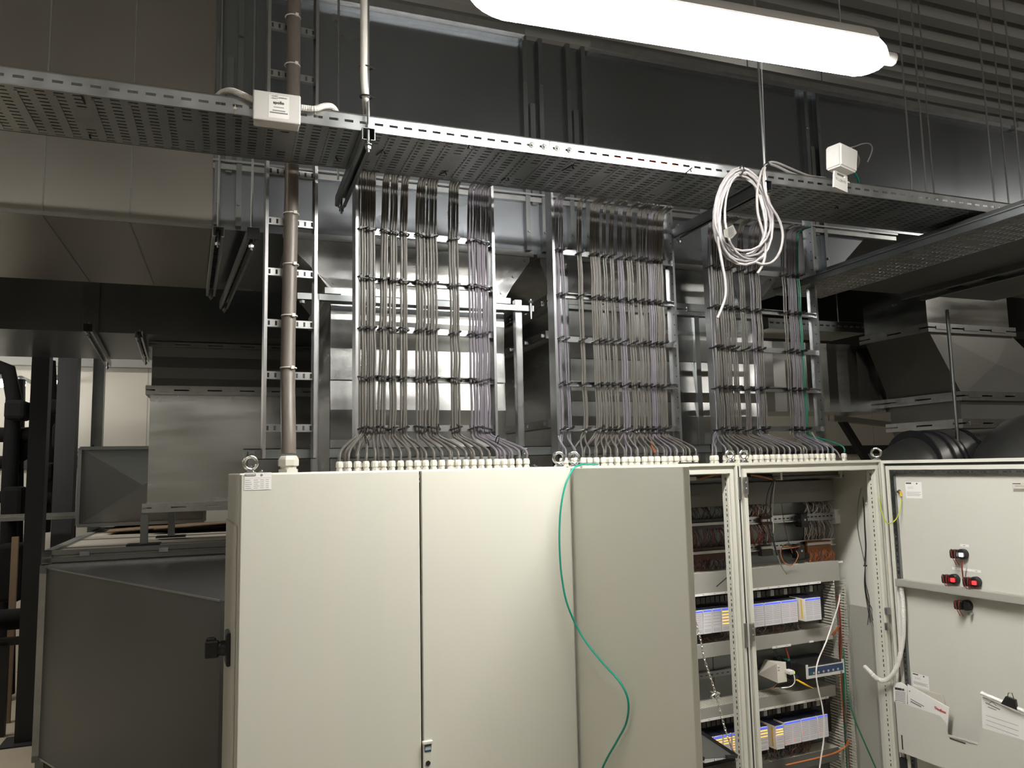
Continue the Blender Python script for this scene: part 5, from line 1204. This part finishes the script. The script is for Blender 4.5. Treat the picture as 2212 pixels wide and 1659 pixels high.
# strut rail in the middle cabinet
a = atY(1486, 1450, YM-.02); c = atY(1600, 1441, YM-.02); z = (atY(1490, 1463, YM-.02).z+atY(1600, 1449, YM-.02).z)/2
t = thing('support_rail', 'pale slotted support rail across the plate in the middle cabinet', 'rail', (a.x, YM-.02, z)); b = MB(); b.bbox(IX0, atY(1612, 1445, YM-.02).x+.1, YM-.02, YM-.001, z-.014, z+.014, .002); b.build('rail', 'galv', t)
b = MB(); x = IX0+.3
while x < atY(1600, 1445, YM).x: b.box(x, x+.012, YM-.0208, YM-.02, z-.002, z+.002); x += .03
b.lathe((a.x+.02, YM-.02, z), [(.006, 0), (.006, .001)], 8, (0, -1, 0)); b.build('rail_slots', 'ink', t)
b = MB()
for px in (1502, 1543): p = atY(px, 1480, YM-.001); b.box(p.x-.001, p.x+.001, YM-.0012, YM, ZT3[1], ZT2[0])
tag(b.build('plate_seam', 'ink'), 'dark upright seams on the mounting plate of the middle cabinet', 'seam')
# power supply, media converter and panel PC on the middle shelf
p0 = atY(1678, 1432, 2.80); p1 = atY(1700, 1472, 2.80)
t = thing('power_socket', 'pale wedge-shaped socket module with white plug in the right cabinet', 'socket', (p0.x, 2.80, p1.z)); b = MB()
zt_, zb_ = atY(1690, 1431, 2.80).z, atY(1690, 1474, 2.80).z; bt = atY(1664, 1429, 2.89); bb = atY(1650, 1461, 2.89)
b.add([(p0.x, 2.80, zt_), (p1.x, 2.80, zt_), (p1.x, 2.80, zb_), (p0.x, 2.80, zb_), (bt.x, YM-.03, bt.z), (p1.x, YM-.03, bt.z), (p1.x, YM-.03, bb.z), (bb.x, YM-.03, bb.z)],
      [(0, 1, 2, 3), (4, 7, 6, 5), (0, 4, 5, 1), (3, 2, 6, 7), (0, 3, 7, 4), (1, 5, 6, 2)]); b.build('housing', 'plcs', t)
b = MB(); 
for i in range(2): b.box(p0.x+.004, p0.x+.014, 2.7992, 2.80, zt_-.022-.012*i, zt_-.018-.012*i)
b.build('print_lines', 'inkg', t); b = MB(); b.box(p0.x+.006, p0.x+.008, 2.799, 2.80, zt_-.012, zt_-.010); b.build('indicator', 'ledw', t)
b = MB(); q = atY(1706, 1452, 2.78); b.bbox(q.x-.012, q.x+.014, 2.765, 2.80, q.z-.008, q.z+.010, .003); b.tube(smooth_path([(q.x+.012, 2.775, q.z), atY(1716, 1462, 2.77), atY(1716, 1475, 2.77), atY(1706, 1484, 2.78), atY(1688, 1486, 2.80)], 5), .0024, 8)
tag(b.build('white_plug', 'white', smooth=True), 'white angled plug with looping white lead in the socket module', 'plug')
q0 = atY(1702, 1428, 2.86); q1 = atY(1720, 1464, 2.86)
t = thing('media_converter', 'small black converter with green lamps between socket and computer', 'converter', (q0.x, 2.84, q1.z)); b = MB(); b.bbox(q0.x, q1.x, 2.84, YM-.002, q1.z, q0.z, .002); b.build('housing', 'black', t)
g = atY(1716, 1453, 2.838); b = MB(); b.box(g.x-.003, g.x+.003, 2.838, 2.84, g.z-.005, g.z-.001); b.build('green_lamp', 'ledg', t); b = MB(); b.box(g.x-.003, g.x+.003, 2.838, 2.84, g.z+.001, g.z+.005); b.build('orange_lamp', 'ledo', t)
b = MB(); g = atY(1704, 1424, 2.86); b.bbox(g.x-.008, g.x+.008, 2.86, 2.88, q0.z-.0, q0.z+.008, .001); b.build('green_connector', 'dgreen_c', t)
b = MB(); g = atY(1703, 1414, 2.87); b.tube(smooth_path([(g.x, 2.87, q0.z+.008), (g.x-.004, 2.87, q0.z+.025), (g.x-.01, 2.88, ZT2[0])], 4), .0045, 8); tag(b.build('red_lead', 'red_c', smooth=True), 'red lead plugged into the green connector', 'wire')
for i, px in enumerate((1670, 1674)):
    b = MB(); b.tube([atY(px, 1402, 2.87), atY(px+16, 1434, 2.83)], .0013, 6); tag(b.build('thin_wire', 'blackw'), '%s thin black wire running down into the socket module' % ('left' if i == 0 else 'right'), 'wire')
b = MB(); P = [atY(1720, 1468, 2.80), atY(1738, 1478, 2.79), atY(1757, 1487, 2.79)]; b.tube(P, [.004, .0045, .0018], 8); tag(b.build('yellow_connector', 'yellow_c', smooth=True), 'yellow plug with thin yellow lead slanting down from the converter', 'plug')
b = MB(); b.tube(smooth_path([atY(1680, 1475, 2.83), atY(1674, 1482, 2.83), atY(1662, 1490, 2.84)], 4), .0014, 6); tag(b.build('thin_wire', 'orange_c'), 'thin orange wire leaving the foot of the socket module', 'wire')
m0 = atY(1742, 1438, 2.78); m1 = atY(1822, 1426, 2.78); mb = atY(1745, 1468, 2.78); yF = 2.78; zt_, zb_ = (m0.z+m1.z)/2, (m0.z+m1.z)/2-(m0.z-mb.z)*.95
t = thing('industrial_computer', 'black box computer with white port panel in the right cabinet', 'computer', ((m0.x+m1.x)/2, yF, zb_))
b = MB(); b.bbox(m0.x+.002, m1.x-.002, yF+.004, YM-.01, zb_+.002, zt_-.001, .002); b.build('housing', 'black', t)
b = MB(); b.box(m0.x-.002, m1.x+.002, yF, yF+.004, zb_, zt_-.008); b.box(m0.x-.002, m0.x+.010, yF, yF+.004, zt_-.010, zt_+.004); b.box(m1.x-.010, m1.x+.002, yF, yF+.004, zt_-.010, zt_+.004); fp = b.build('port_panel', 'white', t)
b = MB(); b.box(m0.x+.010, m1.x-.006, yF-.001, yF, zb_+.014, zt_-.012); b.build('port_strip', 'blue', fp)
b = MB(); n = 6
for i in range(n):
    x = m0.x+.036+i*(m1.x-m0.x-.05)/n; b.box(x, x+.010, yF-.0016, yF-.001, zb_+.018, zb_+.027)
b.build('port', 'marker', fp); b = MB(); b.box(m0.x+.014, m0.x+.030, yF-.0018, yF-.001, zb_+.016, zb_+.030); b.build('green_connector', 'dgreen_c', fp)
b = MB(); b.lathe((m1.x-.02, yF, zb_+.007), [(.006, 0), (.005, .004)], 10, (0, -1, 0)); b.build('knob', 'zinc', fp)
# white network cable hanging in front of the racks
P = [atY(1814, 1285, 2.84), atY(1811, 1305, 2.82), atY(1800, 1340, 2.79), atY(1785, 1385, 2.75), atY(1768, 1425, 2.74), atY(1763, 1455, 2.73), atY(1768, 1490, 2.73), atY(1776, 1525, 2.73), atY(1780, 1560, 2.73), atY(1779, 1600, 2.73), atY(1773, 1640, 2.73), atY(1768, 1680, 2.73)]
b = MB(); b.tube(smooth_path(P, 6), .0034, 8); tag(b.build('network_cable', 'tiew', smooth=True), 'whitish network cable curving down in front of the box computer', 'cable')
# red, orange and green wire bundles in the upright duct
def bunch(label, pts, m, n, spread, r, name='wire_bundle'):
    b = MB()
    for i in range(n):
        ox, oy = rw.uniform(-spread, spread), rw.uniform(-spread, spread)*.6
        P = [Vector((p.x+ox+rw.uniform(-.002, .002), p.y+oy, p.z)) for p in pts]
        b.use(rw.choice(m)); b.tube(smooth_path(P, 4), r, 5)
    return tag(b.build(name, None, smooth=True), label, 'wires', kind='stuff')
q = lambda px, py, y=YI+.04: atY(px, py, y)
bunch('bundle of red wires in the upright duct beside the module rows', [q(1812, 1285), q(1816, 1350), q(1815, 1430), q(1816, 1500), q(1822, 1560)], ['red_c', 'red_c', 'orange_c'], 16, .007, .0019)
bunch('bundle of dark red wires hugging the right edge of the upright duct', [q(1826, 1390), q(1829, 1450), q(1832, 1520), q(1836, 1600), q(1838, 1690)], ['red_c', 'brown_c'], 12, .006, .0019)
bunch('dark green wires between the red bundles', [q(1822, 1270), q(1822, 1350), q(1823, 1450), q(1825, 1560), q(1829, 1660)], ['dgreen_c'], 4, .003, .0022)
bunch('fan of orange wires leaving the upright duct to the lower duct', [q(1835, 1560), q(1834, 1600), q(1812, 1622, 2.84), q(1770, 1636, 2.83), q(1700, 1652, 2.83)], ['orange_c', 'orange_c', 'red_c', 'yellow_c'], 16, .007, .0018)
bunch('short orange wires entering the duct below the upper module row', [q(1812, 1352, 2.85), q(1806, 1362, 2.85), q(1798, 1372, 2.86)], ['orange_c', 'red_c'], 8, .008, .0016)
# thin cable looms hanging at the front of the right cabinet
def loom(label, pts, m='blackw', r=.0022, name='hanging_wire'):
    b = MB(); b.tube(smooth_path([atY(*p) for p in pts], 6), r, 6); return tag(b.build(name, m, smooth=True), label, 'wire')
loom('black loom dropping from the strip light beside the post, left strand', [(1672, 1036, 2.80), (1660, 1060, 2.78), (1655, 1090, 2.77), (1658, 1125, 2.77), (1668, 1165, 2.77), (1678, 1200, 2.77)])
loom('black loom dropping from the strip light beside the post, right strand', [(1674, 1036, 2.80), (1666, 1070, 2.78), (1664, 1110, 2.77), (1668, 1150, 2.765), (1679, 1200, 2.765)], 'blackw', .0026)
loom('grey strand hanging from the strip light beside the black loom', [(1674, 1040, 2.79), (1670, 1080, 2.77), (1669, 1120, 2.77), (1671, 1140, 2.77), (1668, 1158, 2.77)], 'paperg', .0015)
loom('stripped silvery end of the black loom', [(1679, 1200, 2.765), (1686, 1218, 2.76), (1692, 1230, 2.76), (1700, 1240, 2.76)], 'zinc', .0026, 'wire_end')
loom('thin dark wire slanting behind the loom towards the coiled wire', [(1688, 1088, 2.85), (1694, 1130, 2.84), (1702, 1165, 2.83), (1712, 1195, 2.83)], 'brown_c', .0014)
P = [(1728, 1180, 2.80), (1712, 1183, 2.79), (1692, 1180, 2.78), (1686, 1193, 2.78), (1692, 1212, 2.78), (1706, 1222, 2.78), (1718, 1214, 2.78), (1724, 1200, 2.78), (1720, 1190, 2.79)]
loom('coiled orange and black wire hanging from the lower rail', P, 'orange_c', .0018, 'coiled_wire')
loom('black coiled wire looping around the orange one', [(a_+2, b_-3, c_) for a_, b_, c_ in P], 'blackw', .0015, 'coiled_wire')
loom('black tie tail sticking out over the grey duct by the post', [(1589, 1232, 2.80), (1572, 1246, 2.79), (1548, 1267, 2.78)], 'tie', .0022, 'tie_tail')
YW = 2.80
loom('black loom near the right wall, upper arch', [(1838, 1030, 2.84), (1852, 1036, 2.80), (1862, 1050, 2.77), (1866, 1090, 2.76), (1868, 1140, 2.76), (1870, 1180, 2.76), (1868, 1220, 2.76)], 'blackw', .0034)
loom('silvery strand looping left of the black loom near the right wall', [(1861, 1052, 2.77), (1855, 1080, 2.76), (1852, 1110, 2.76), (1854, 1150, 2.76), (1862, 1190, 2.76), (1869, 1222, 2.76)], 'zinc', .0022)
for i, (dx, y1) in enumerate([(12, 1345), (18, 1340), (28, 1334), (6, 1350)]):
    loom('black wire end of the loom at the right wall, %s of four' % ORD[i], [(1869, 1222, 2.76), (1867+i, 1260, 2.76), (1872+i*2, 1300, 2.755), (1868+dx, y1, 2.75)], 'blackw', .0016)
b = MB(); p = atY(1869, 1222, 2.755); b.obox(p, (1, 0, 0), (0, 1, 0), (0, 0, 1), .006, .006, .003); tag(b.build('cable_tie', 'tie'), 'black tie round the loom at the right wall', 'cable tie')
loom('bare metal wire end at the right wall loom', [(1878, 1322, 2.75), (1882, 1340, 2.75), (1888, 1352, 2.75)], 'chrome', .0024, 'wire_end')
loom('dark green cable slanting down to the right cabinet floor', [(1822, 1400, 2.80), (1830, 1490, 2.76), (1845, 1550, 2.74), (1868, 1605, 2.72), (1890, 1655, 2.70), (1905, 1690, 2.69)], 'dgreen_c', .0034)
# grey plate screwed on the inside of the right wall
a = atX(1838, 1308, XE-.012); c = atX(1882, 1312, XE-.012); b = MB(); b.box(XE-.020, XE-.006, c.y, a.y, .3, (a.z+c.z)/2); tag(b.build('side_cover', 'trunk'), 'grey cover plate on the lower inside of the right cabinet wall', 'plate')
# ball chain with tag hanging before the middle cabinet
def chain(label, pts, n):
    P = smooth_path([atY(*p) for p in pts], 12); L = [0]
    for i in range(1, len(P)): L.append(L[-1]+(P[i]-P[i-1]).length)
    t = thing('chain', label, 'chain', P[0]); b = MB(); s = 0; step = .0135; i = 0; j = 0
    while s < L[-1]:
        while L[i+1] < s: i += 1
        f = (s-L[i])/max(1e-9, L[i+1]-L[i]); c = P[i].lerp(P[i+1], f); d = (P[i+1]-P[i]).normalized()
        sd = (d.cross(Vector((0, 1, 0))) if j % 2 == 0 else Vector((0, 1, 0))).normalized()
        b.tube([c+d*.0085*math.cos(a)+sd*.0038*math.sin(a) for a in [k*math.pi/5 for k in range(10)]], .0016, 5, closed=True); s += step; j += 1
    b.build('links', 'chrome', t, smooth=True); return t
chain('silver chain hanging diagonally in front of the middle cabinet racks', [(1487, 1250, 2.60), (1491, 1285, 2.60), (1497, 1320, 2.60), (1506, 1355, 2.60), (1514, 1385, 2.60), (1521, 1420, 2.60), (1530, 1450, 2.60), (1537, 1470, 2.60), (1545, 1495, 2.60), (1553, 1525, 2.60), (1562, 1560, 2.60), (1573, 1595, 2.60), (1585, 1625, 2.60), (1593, 1645, 2.60)], 0)
chain('short doubled silver chain at the open door edge', [(1479, 1216, 2.60), (1482, 1245, 2.60), (1480, 1275, 2.60), (1484, 1310, 2.60), (1484, 1345, 2.60)], 0)
b = MB(); rq = random.Random(2)
for i in range(12):
    p = atY(rq.uniform(1530, 1554), rq.uniform(1493, 1507), 2.59+rq.uniform(-.01, .01)); d = Vector((rq.uniform(-1, 1), rq.uniform(-1, 1), rq.uniform(-.6, .6))).normalized(); b.cyl(p-d*.008, p+d*.008, .0030, 6)
tag(b.build('ferrule_bunch', 'chrome'), 'bunch of small silver ferrules hooked on the long chain', 'ferrules', kind='stuff')
# tilted shelf at the foot of the middle cabinet
A = atY(1486, 1563, 2.63); Bq = atY(1591, 1633, 2.60); Cq = atY(1494, 1640, 2.52)
t = thing('fold_shelf', 'slanting dark-rimmed metal shelf at the foot of the middle cabinet', 'shelf', Cq); b = MB(); A2 = A+(A-Bq).normalized()*.12; C2 = Cq+(Cq-Bq).normalized()*.12
b.prism([A2, Bq, C2], (0, 0, -.003)); b.build('shelf_plate', 'plate', t)
b = MB(); b.bar(A2, Bq, .014, .014); b.bar(C2, Cq+(Bq-Cq)*.25, .012, .012); b.bar(Cq+(Bq-Cq)*.75, Bq, .012, .012); b.build('rubber_rim', 'black', t)
# ================================================================== fittings on the open right door
def D(px, py, off=0.0): return atX(px, py, PX-off)
def dbox(b, px0, py0, px1, py1, th, off=0.0, sq=True):
    a = D(px0, py0, off); c = D(px1, py1, off); zt = a.z; zb = c.z; b.box(PX-off-th, PX-off, c.y, a.y, zb, zt); return a, c
def dlabel(label, px0, py0, px1, py1, m='paper', lines=5, parent=None, name='paper_label', off=0):
    t = thing(name, label, 'label', D(px0, py1, off)); b = MB(); a, c = dbox(b, px0, py0, px1, py1, .0006, off); b.build('sheet', m, t)
    b = MB(); W = a.y-c.y; H = a.z-c.z
    b.box(PX-off-.0011, PX-off-.0006, a.y-W*.38, a.y-W*.05, a.z-H*.12, a.z-H*.04); b.lathe((PX-off-.0006, a.y-W*.72, a.z-H*.10), [(.0035, 0), (.0035, .0006)], 10, (-1, 0, 0))
    for i in range(lines): z = a.z-H*(.62+.07*i); b.box(PX-off-.0011, PX-off-.0006, a.y-W*(.93-.1*(i % 2)), a.y-W*.06, z-.0010, z)
    for i in range(2): z = a.z-H*(.3+.08*i); b.box(PX-off-.0009, PX-off-.0006, a.y-W*.5, a.y-W*.15, z-.0006, z)
    b.build('print_lines', 'ink', t); return t
dlabel('white printed label at the top left of the open right door', 1955, 1041, 1993, 1077, lines=4)
dlabel('grey printed label cut off by the right edge of the picture', 2185, 1043, 2240, 1064, 'paperg', 5)
dlabel('white label sheet behind the papers in the door pocket', 1970, 1452, 2008, 1492, lines=3)
def pilot(label, px, py, lit):
    p = D(px, py, .0); t = thing('pilot_lamp', label, 'indicator', (PX, p.y, p.z)); b = MB(); y, z = p.y, p.z
    b.lathe((PX, y-.012, z), [(.022, 0), (.022, .018), (.019, .022)], 18, (-1, 0, 0)); b.bbox(PX-.045, PX-.010, y-.006, y+.022, z-.018, z+.018, .003); b.box(PX-.050, PX-.045, y+.002, y+.018, z-.010, z+.012); b.build('contact_block', 'black', t)
    if lit: b = MB(); b.bbox(PX-.030, PX-.021, y-.024, y-.008, z-.010, z+.006, .002); b.build('lit_cap', lit, t)
    b = MB()
    for dy in (.012, -.012): b.tube(smooth_path([(PX-.04, y+dy, z+.015), (PX-.052, y+dy*.8, z+.020), (PX-.052, y+dy*.5, z-.01), (PX-.03, y+dy*.6, z-.045)], 4), .0016, 6)
    b.build('red_leads', 'red_c', t)
pilot('black contact block with white lit cap, topmost on the open door', 2077, 1196, 'ledw')
pilot('black contact block with red lit cap, left of the lower pair', 2059, 1250, 'ledr')
pilot('black contact block with red lit cap, right of the lower pair', 2105, 1256, 'ledr')
pilot('unlit black contact block below the grey wiring duct on the door', 2086, 1306, None)
b = MB(); b.tube(smooth_path([D(2080, 1212, .03), D(2078, 1225, .03), D(2080, 1245, .02), D(2083, 1268, .02)], 5), .0028, 8); tag(b.build('red_wire_pair', 'red_c', smooth=True), 'red wire pair running from the topmost contact block to the duct', 'wire')
b = MB(); p = D(2094, 1328, .02); b.cyl((PX, p.y, p.z+.004), (PX-.025, p.y, p.z+.004), .006, 10); b.build('x') if False else tag(b.build('lock_cylinder', 'zinc', smooth=True), 'small metal lock cylinder below the unlit contact block', 'lock')
for (x0, y0, x1, y1, lab) in ((2074, 1175, 2093, 1182, 'short white label strip above the topmost contact block'), (2057, 1227, 2119, 1232, 'long white label strip above the red-lit contact blocks')):
    t = thing('label_strip', lab, 'label', D(x0, y1)); b = MB(); a = D(x0, y0); c = D(x1, y1); z = (a.z+c.z)/2 if x1-x0 < 30 else D(2088, 1231).z; b.box(PX-.0012, PX, c.y, a.y, z-.005, z+.005); b.build('strip', 'paper', t)
    b = MB()
    for f in ((.5,) if x1-x0 < 30 else (.15, .85)): b.box(PX-.0016, PX-.0012, a.y+(c.y-a.y)*f-.004, a.y+(c.y-a.y)*f+.004, z-.0012, z+.0012)
    b.build('print_lines', 'inkg', t)
t = thing('wiring_duct', 'grey wiring duct running across the open right door', 'wiring duct', D(1933, 1262)); a = D(1933, 1250, .045); b = MB(); zt = D(2100, 1275, .045).z; zt = (a.z+zt)/2
b.bbox(PX-.045, PX-.042, 1.85, a.y, zt-.032, zt, .001); b.box(PX-.045, PX, 1.85, a.y, zt-.032, zt-.029); b.box(PX-.045, PX, a.y-.002, a.y, zt-.032, zt); b.build('cover', 'trunk', t)
b = MB(); y = 1.86
while y < a.y-.005: b.box(PX-.042, PX-.001, y, y+.006, zt-.004, zt-.001); y += .0105
b.build('comb_side', 'comb', t)
# earth wire, white flexible conduit
P = [atY(1902, 1050, FY+.04), atY(1901, 1075, FY+.0), atY(1903, 1100, FY-.03), atY(1911, 1124, FY-.05), atY(1922, 1131, FY-.07), D(1936, 1121, .04), D(1944, 1100, .025), D(1947, 1078, .012)]
b = MB(); b.tube(smooth_path(P, 6), .0024, 8); tag(b.build('earth_wire', 'yg_c', smooth=True), 'yellow-green earth wire looping from cabinet frame to open door', 'wire')
b = MB(); p = D(1946, 1072, .008); b.tube([p, p+Vector((0, 0, .022))], .0045, 8); b.build('x') if False else tag(b.build('cable_lug', 'yellow_c'), 'yellow insulated lug at the door end of the earth wire', 'lug')
b = MB(); p = D(1944, 1062, .0); b.lathe((PX, p.y, p.z), [(.010, 0), (.010, .004), (.006, .004), (.006, .014)], 8, (-1, 0, 0)); tag(b.build('earth_stud', 'chrome'), 'shiny earth stud with nut on the open door', 'bolt')
P = [D(1946, 1262, .03), D(1950, 1300, .03), D(1952, 1340, .03), D(1950, 1385, .035), D(1942, 1425, .05), atY(1930, 1455, FY-.04), atY(1912, 1470, FY+.0), atY(1895, 1466, FY+.03), atY(1880, 1452, FY+.06), atY(1868, 1440, FY+.10)]
d, rr = corrugated(P, .0105, 5); b = MB(); b.tube(d, rr, 10); tag(b.build('conduit', 'tiew'), 'white corrugated conduit bowing from the open door into the cabinet', 'conduit')
b = MB(); b.tube([D(1940, 1265, .015), D(1944, 1330, .015), D(1946, 1410, .012)], .010, 10); tag(b.build('conduit', 'tiew', smooth=True), 'straight white conduit along the hinge edge of the open door', 'conduit')
# document pocket
yT, yB = 1.78, D(1936, 1512, .04).y; Z1 = D(1936, 1514, .05).z; Z0 = D(1945, 1623, .05).z
t = thing('document_pocket', 'grey plastic document pocket with a dipped front on the open door', 'pocket', (PX-.05, 2.3, Z0)); X = PX-.05
def dp(px, py): p = atX(px, py, X); return (p.y, p.z)
out = [(yB, Z1), dp(2030, 1546), dp(2042, 1560), dp(2048, 1588), dp(2112, 1606), dp(2122, 1572), (yT, dp(2122, 1572)[1]), (yT, Z0), (yB, Z0)]
b = MB(); b.prism([Vector((X, y, z)) for y, z in out], (.003, 0, 0)); b.build('front_panel', 'trunk' if False else 'paintin', t)
b = MB(); b.box(X, PX, yB-.003, yB, Z0, Z1); b.box(X, PX, yT, yB, Z0-.003, Z0); q1, q2 = dp(2048, 1588), dp(2112, 1606); b.bar(Vector((X-.001, q1[0], q1[1])), Vector((X-.001, q2[0], q2[1])), .004, .007); b.build('rim', 'white', t)
b = MB(); b.bbox(X-.002, X-.0005, yB-.030, yB-.022, Z0+.012, Z0+.075, .0008); b.build('slot', 'steel', t); b = MB(); b.bbox(X-.004, X-.001, yB-.034, yB-.030, Z0+.0, Z0+.075, .0015); b.build('slot_rim', 'white', t)
b = MB(); q1 = dp(2052, 1594); b.box(X-.002, X-.0005, q1[0]-.07, q1[0], q1[1]-.003, q1[1]+.001); b.build('slot', 'ink', t)
def sheet(label, pts, off, m='paper', name='manual', th=.004):
    P = [atX(a_, c_, PX-off) for a_, c_ in pts]; b = MB(); b.prism(P, (th, 0, 0)); return tag(b.build(name, m), label, 'booklet'), P
mag, P = sheet('white booklet with striped cover at the left of the door pocket', [(1929, 1477), (1946, 1473), (1959, 1483), (1959, 1530), (1931, 1515)], .044)
pn = lambda px, py, off: atX(px, py, PX-off)
b = MB()
for i in range(8): b.bar(pn(1934, 1493+i*3.2, .0445), pn(1956, 1497+i*3.2, .0445), .0006, .0022)
b.build('print_lines', 'inkg', mag)
o_ = pn(1933, 1489, .0452); text_mesh('SIEMENS', .0135, o_, (pn(1956, 1493, .0452)-o_), (0, 0, 1), 'ink', 'title_text', mag, bold=True)
man, P = sheet('white manual with red logo standing tilted in the door pocket', [(1960, 1478), (2050, 1529), (2046, 1582), (2020, 1560), (1962, 1535)], .036)
o_ = pn(2019, 1531, .0372); text_mesh('Danfoss', .0165, o_, (pn(2043, 1542, .0372)-o_), (0, 0, 1), 'inkr', 'logo_text', man, bold=True)
b = MB(); b.bar(pn(1967, 1510, .0366), pn(1996, 1526, .0366), .0006, .004); b.bar(pn(1967, 1515, .0366), pn(1990, 1527, .0366), .0006, .006); b.bar(pn(1964, 1492, .0366), pn(1966, 1494, .0366), .0006, .006); b.build('print_lines', 'inkg', man)
sheet('thin grey sheets behind the white manual in the door pocket', [(1965, 1482), (2035, 1502), (2041, 1525), (1966, 1530)], .018, 'paperg', 'paper_stack', .006)
# clipped sheets at the right
cl, P = sheet('white sheets held by a black clip at the right of the door pocket', [(2120, 1503), (2240, 1560), (2240, 1615), (2122, 1572)], .046, 'paper', 'clipped_papers')
b = MB(); b.bar(pn(2129, 1518, .0468), pn(2160, 1533, .0468), .0006, .004); b.bar(pn(2134, 1527, .0468), pn(2152, 1534, .0468), .0006, .003); b.bar(pn(2136, 1520, .0468), pn(2143, 1515, .0468), .0006, .002); b.bar(pn(2143, 1515, .0468), pn(2152, 1525, .0468), .0006, .002)
for i in range(4): b.bar(pn(2130, 1545+i*10, .0468), pn(2200, 1568+i*11, .0468), .0004, .0012)
b.build('print_lines', 'inkg', cl)
b = MB(); b.tube([pn(2120, 1497, .055), pn(2180, 1522, .055), pn(2240, 1548, .055)], .0075, 12); tag(b.build('paper_roll', 'paper', smooth=True), 'narrow rolled paper edge above the clipped sheets', 'paper')
t = thing('binder_clip', 'black binder clip gripping the papers at the right edge', 'clip', pn(2180, 1530, .06)); b = MB(); b.prism([pn(2162, 1520, .066), pn(2196, 1534, .066), pn(2192, 1512, .066), pn(2172, 1504, .066)], (.012, 0, 0)); b.build('clip_body', 'black', t)
b = MB(); b.tube([pn(2176, 1508, .07), pn(2178, 1497, .074), pn(2186, 1497, .074), pn(2190, 1510, .07)], .0016, 6); b.build('clip_handle', 'steel', t)
b = MB(); a = D(1946, 1630, .02); b.box(PX-.03, PX, a.y-.03, a.y, a.z-.09, a.z-.01); tag(b.build('rod_guide', 'steel'), 'dark rod guide under the document pocket at the door edge', 'guide')
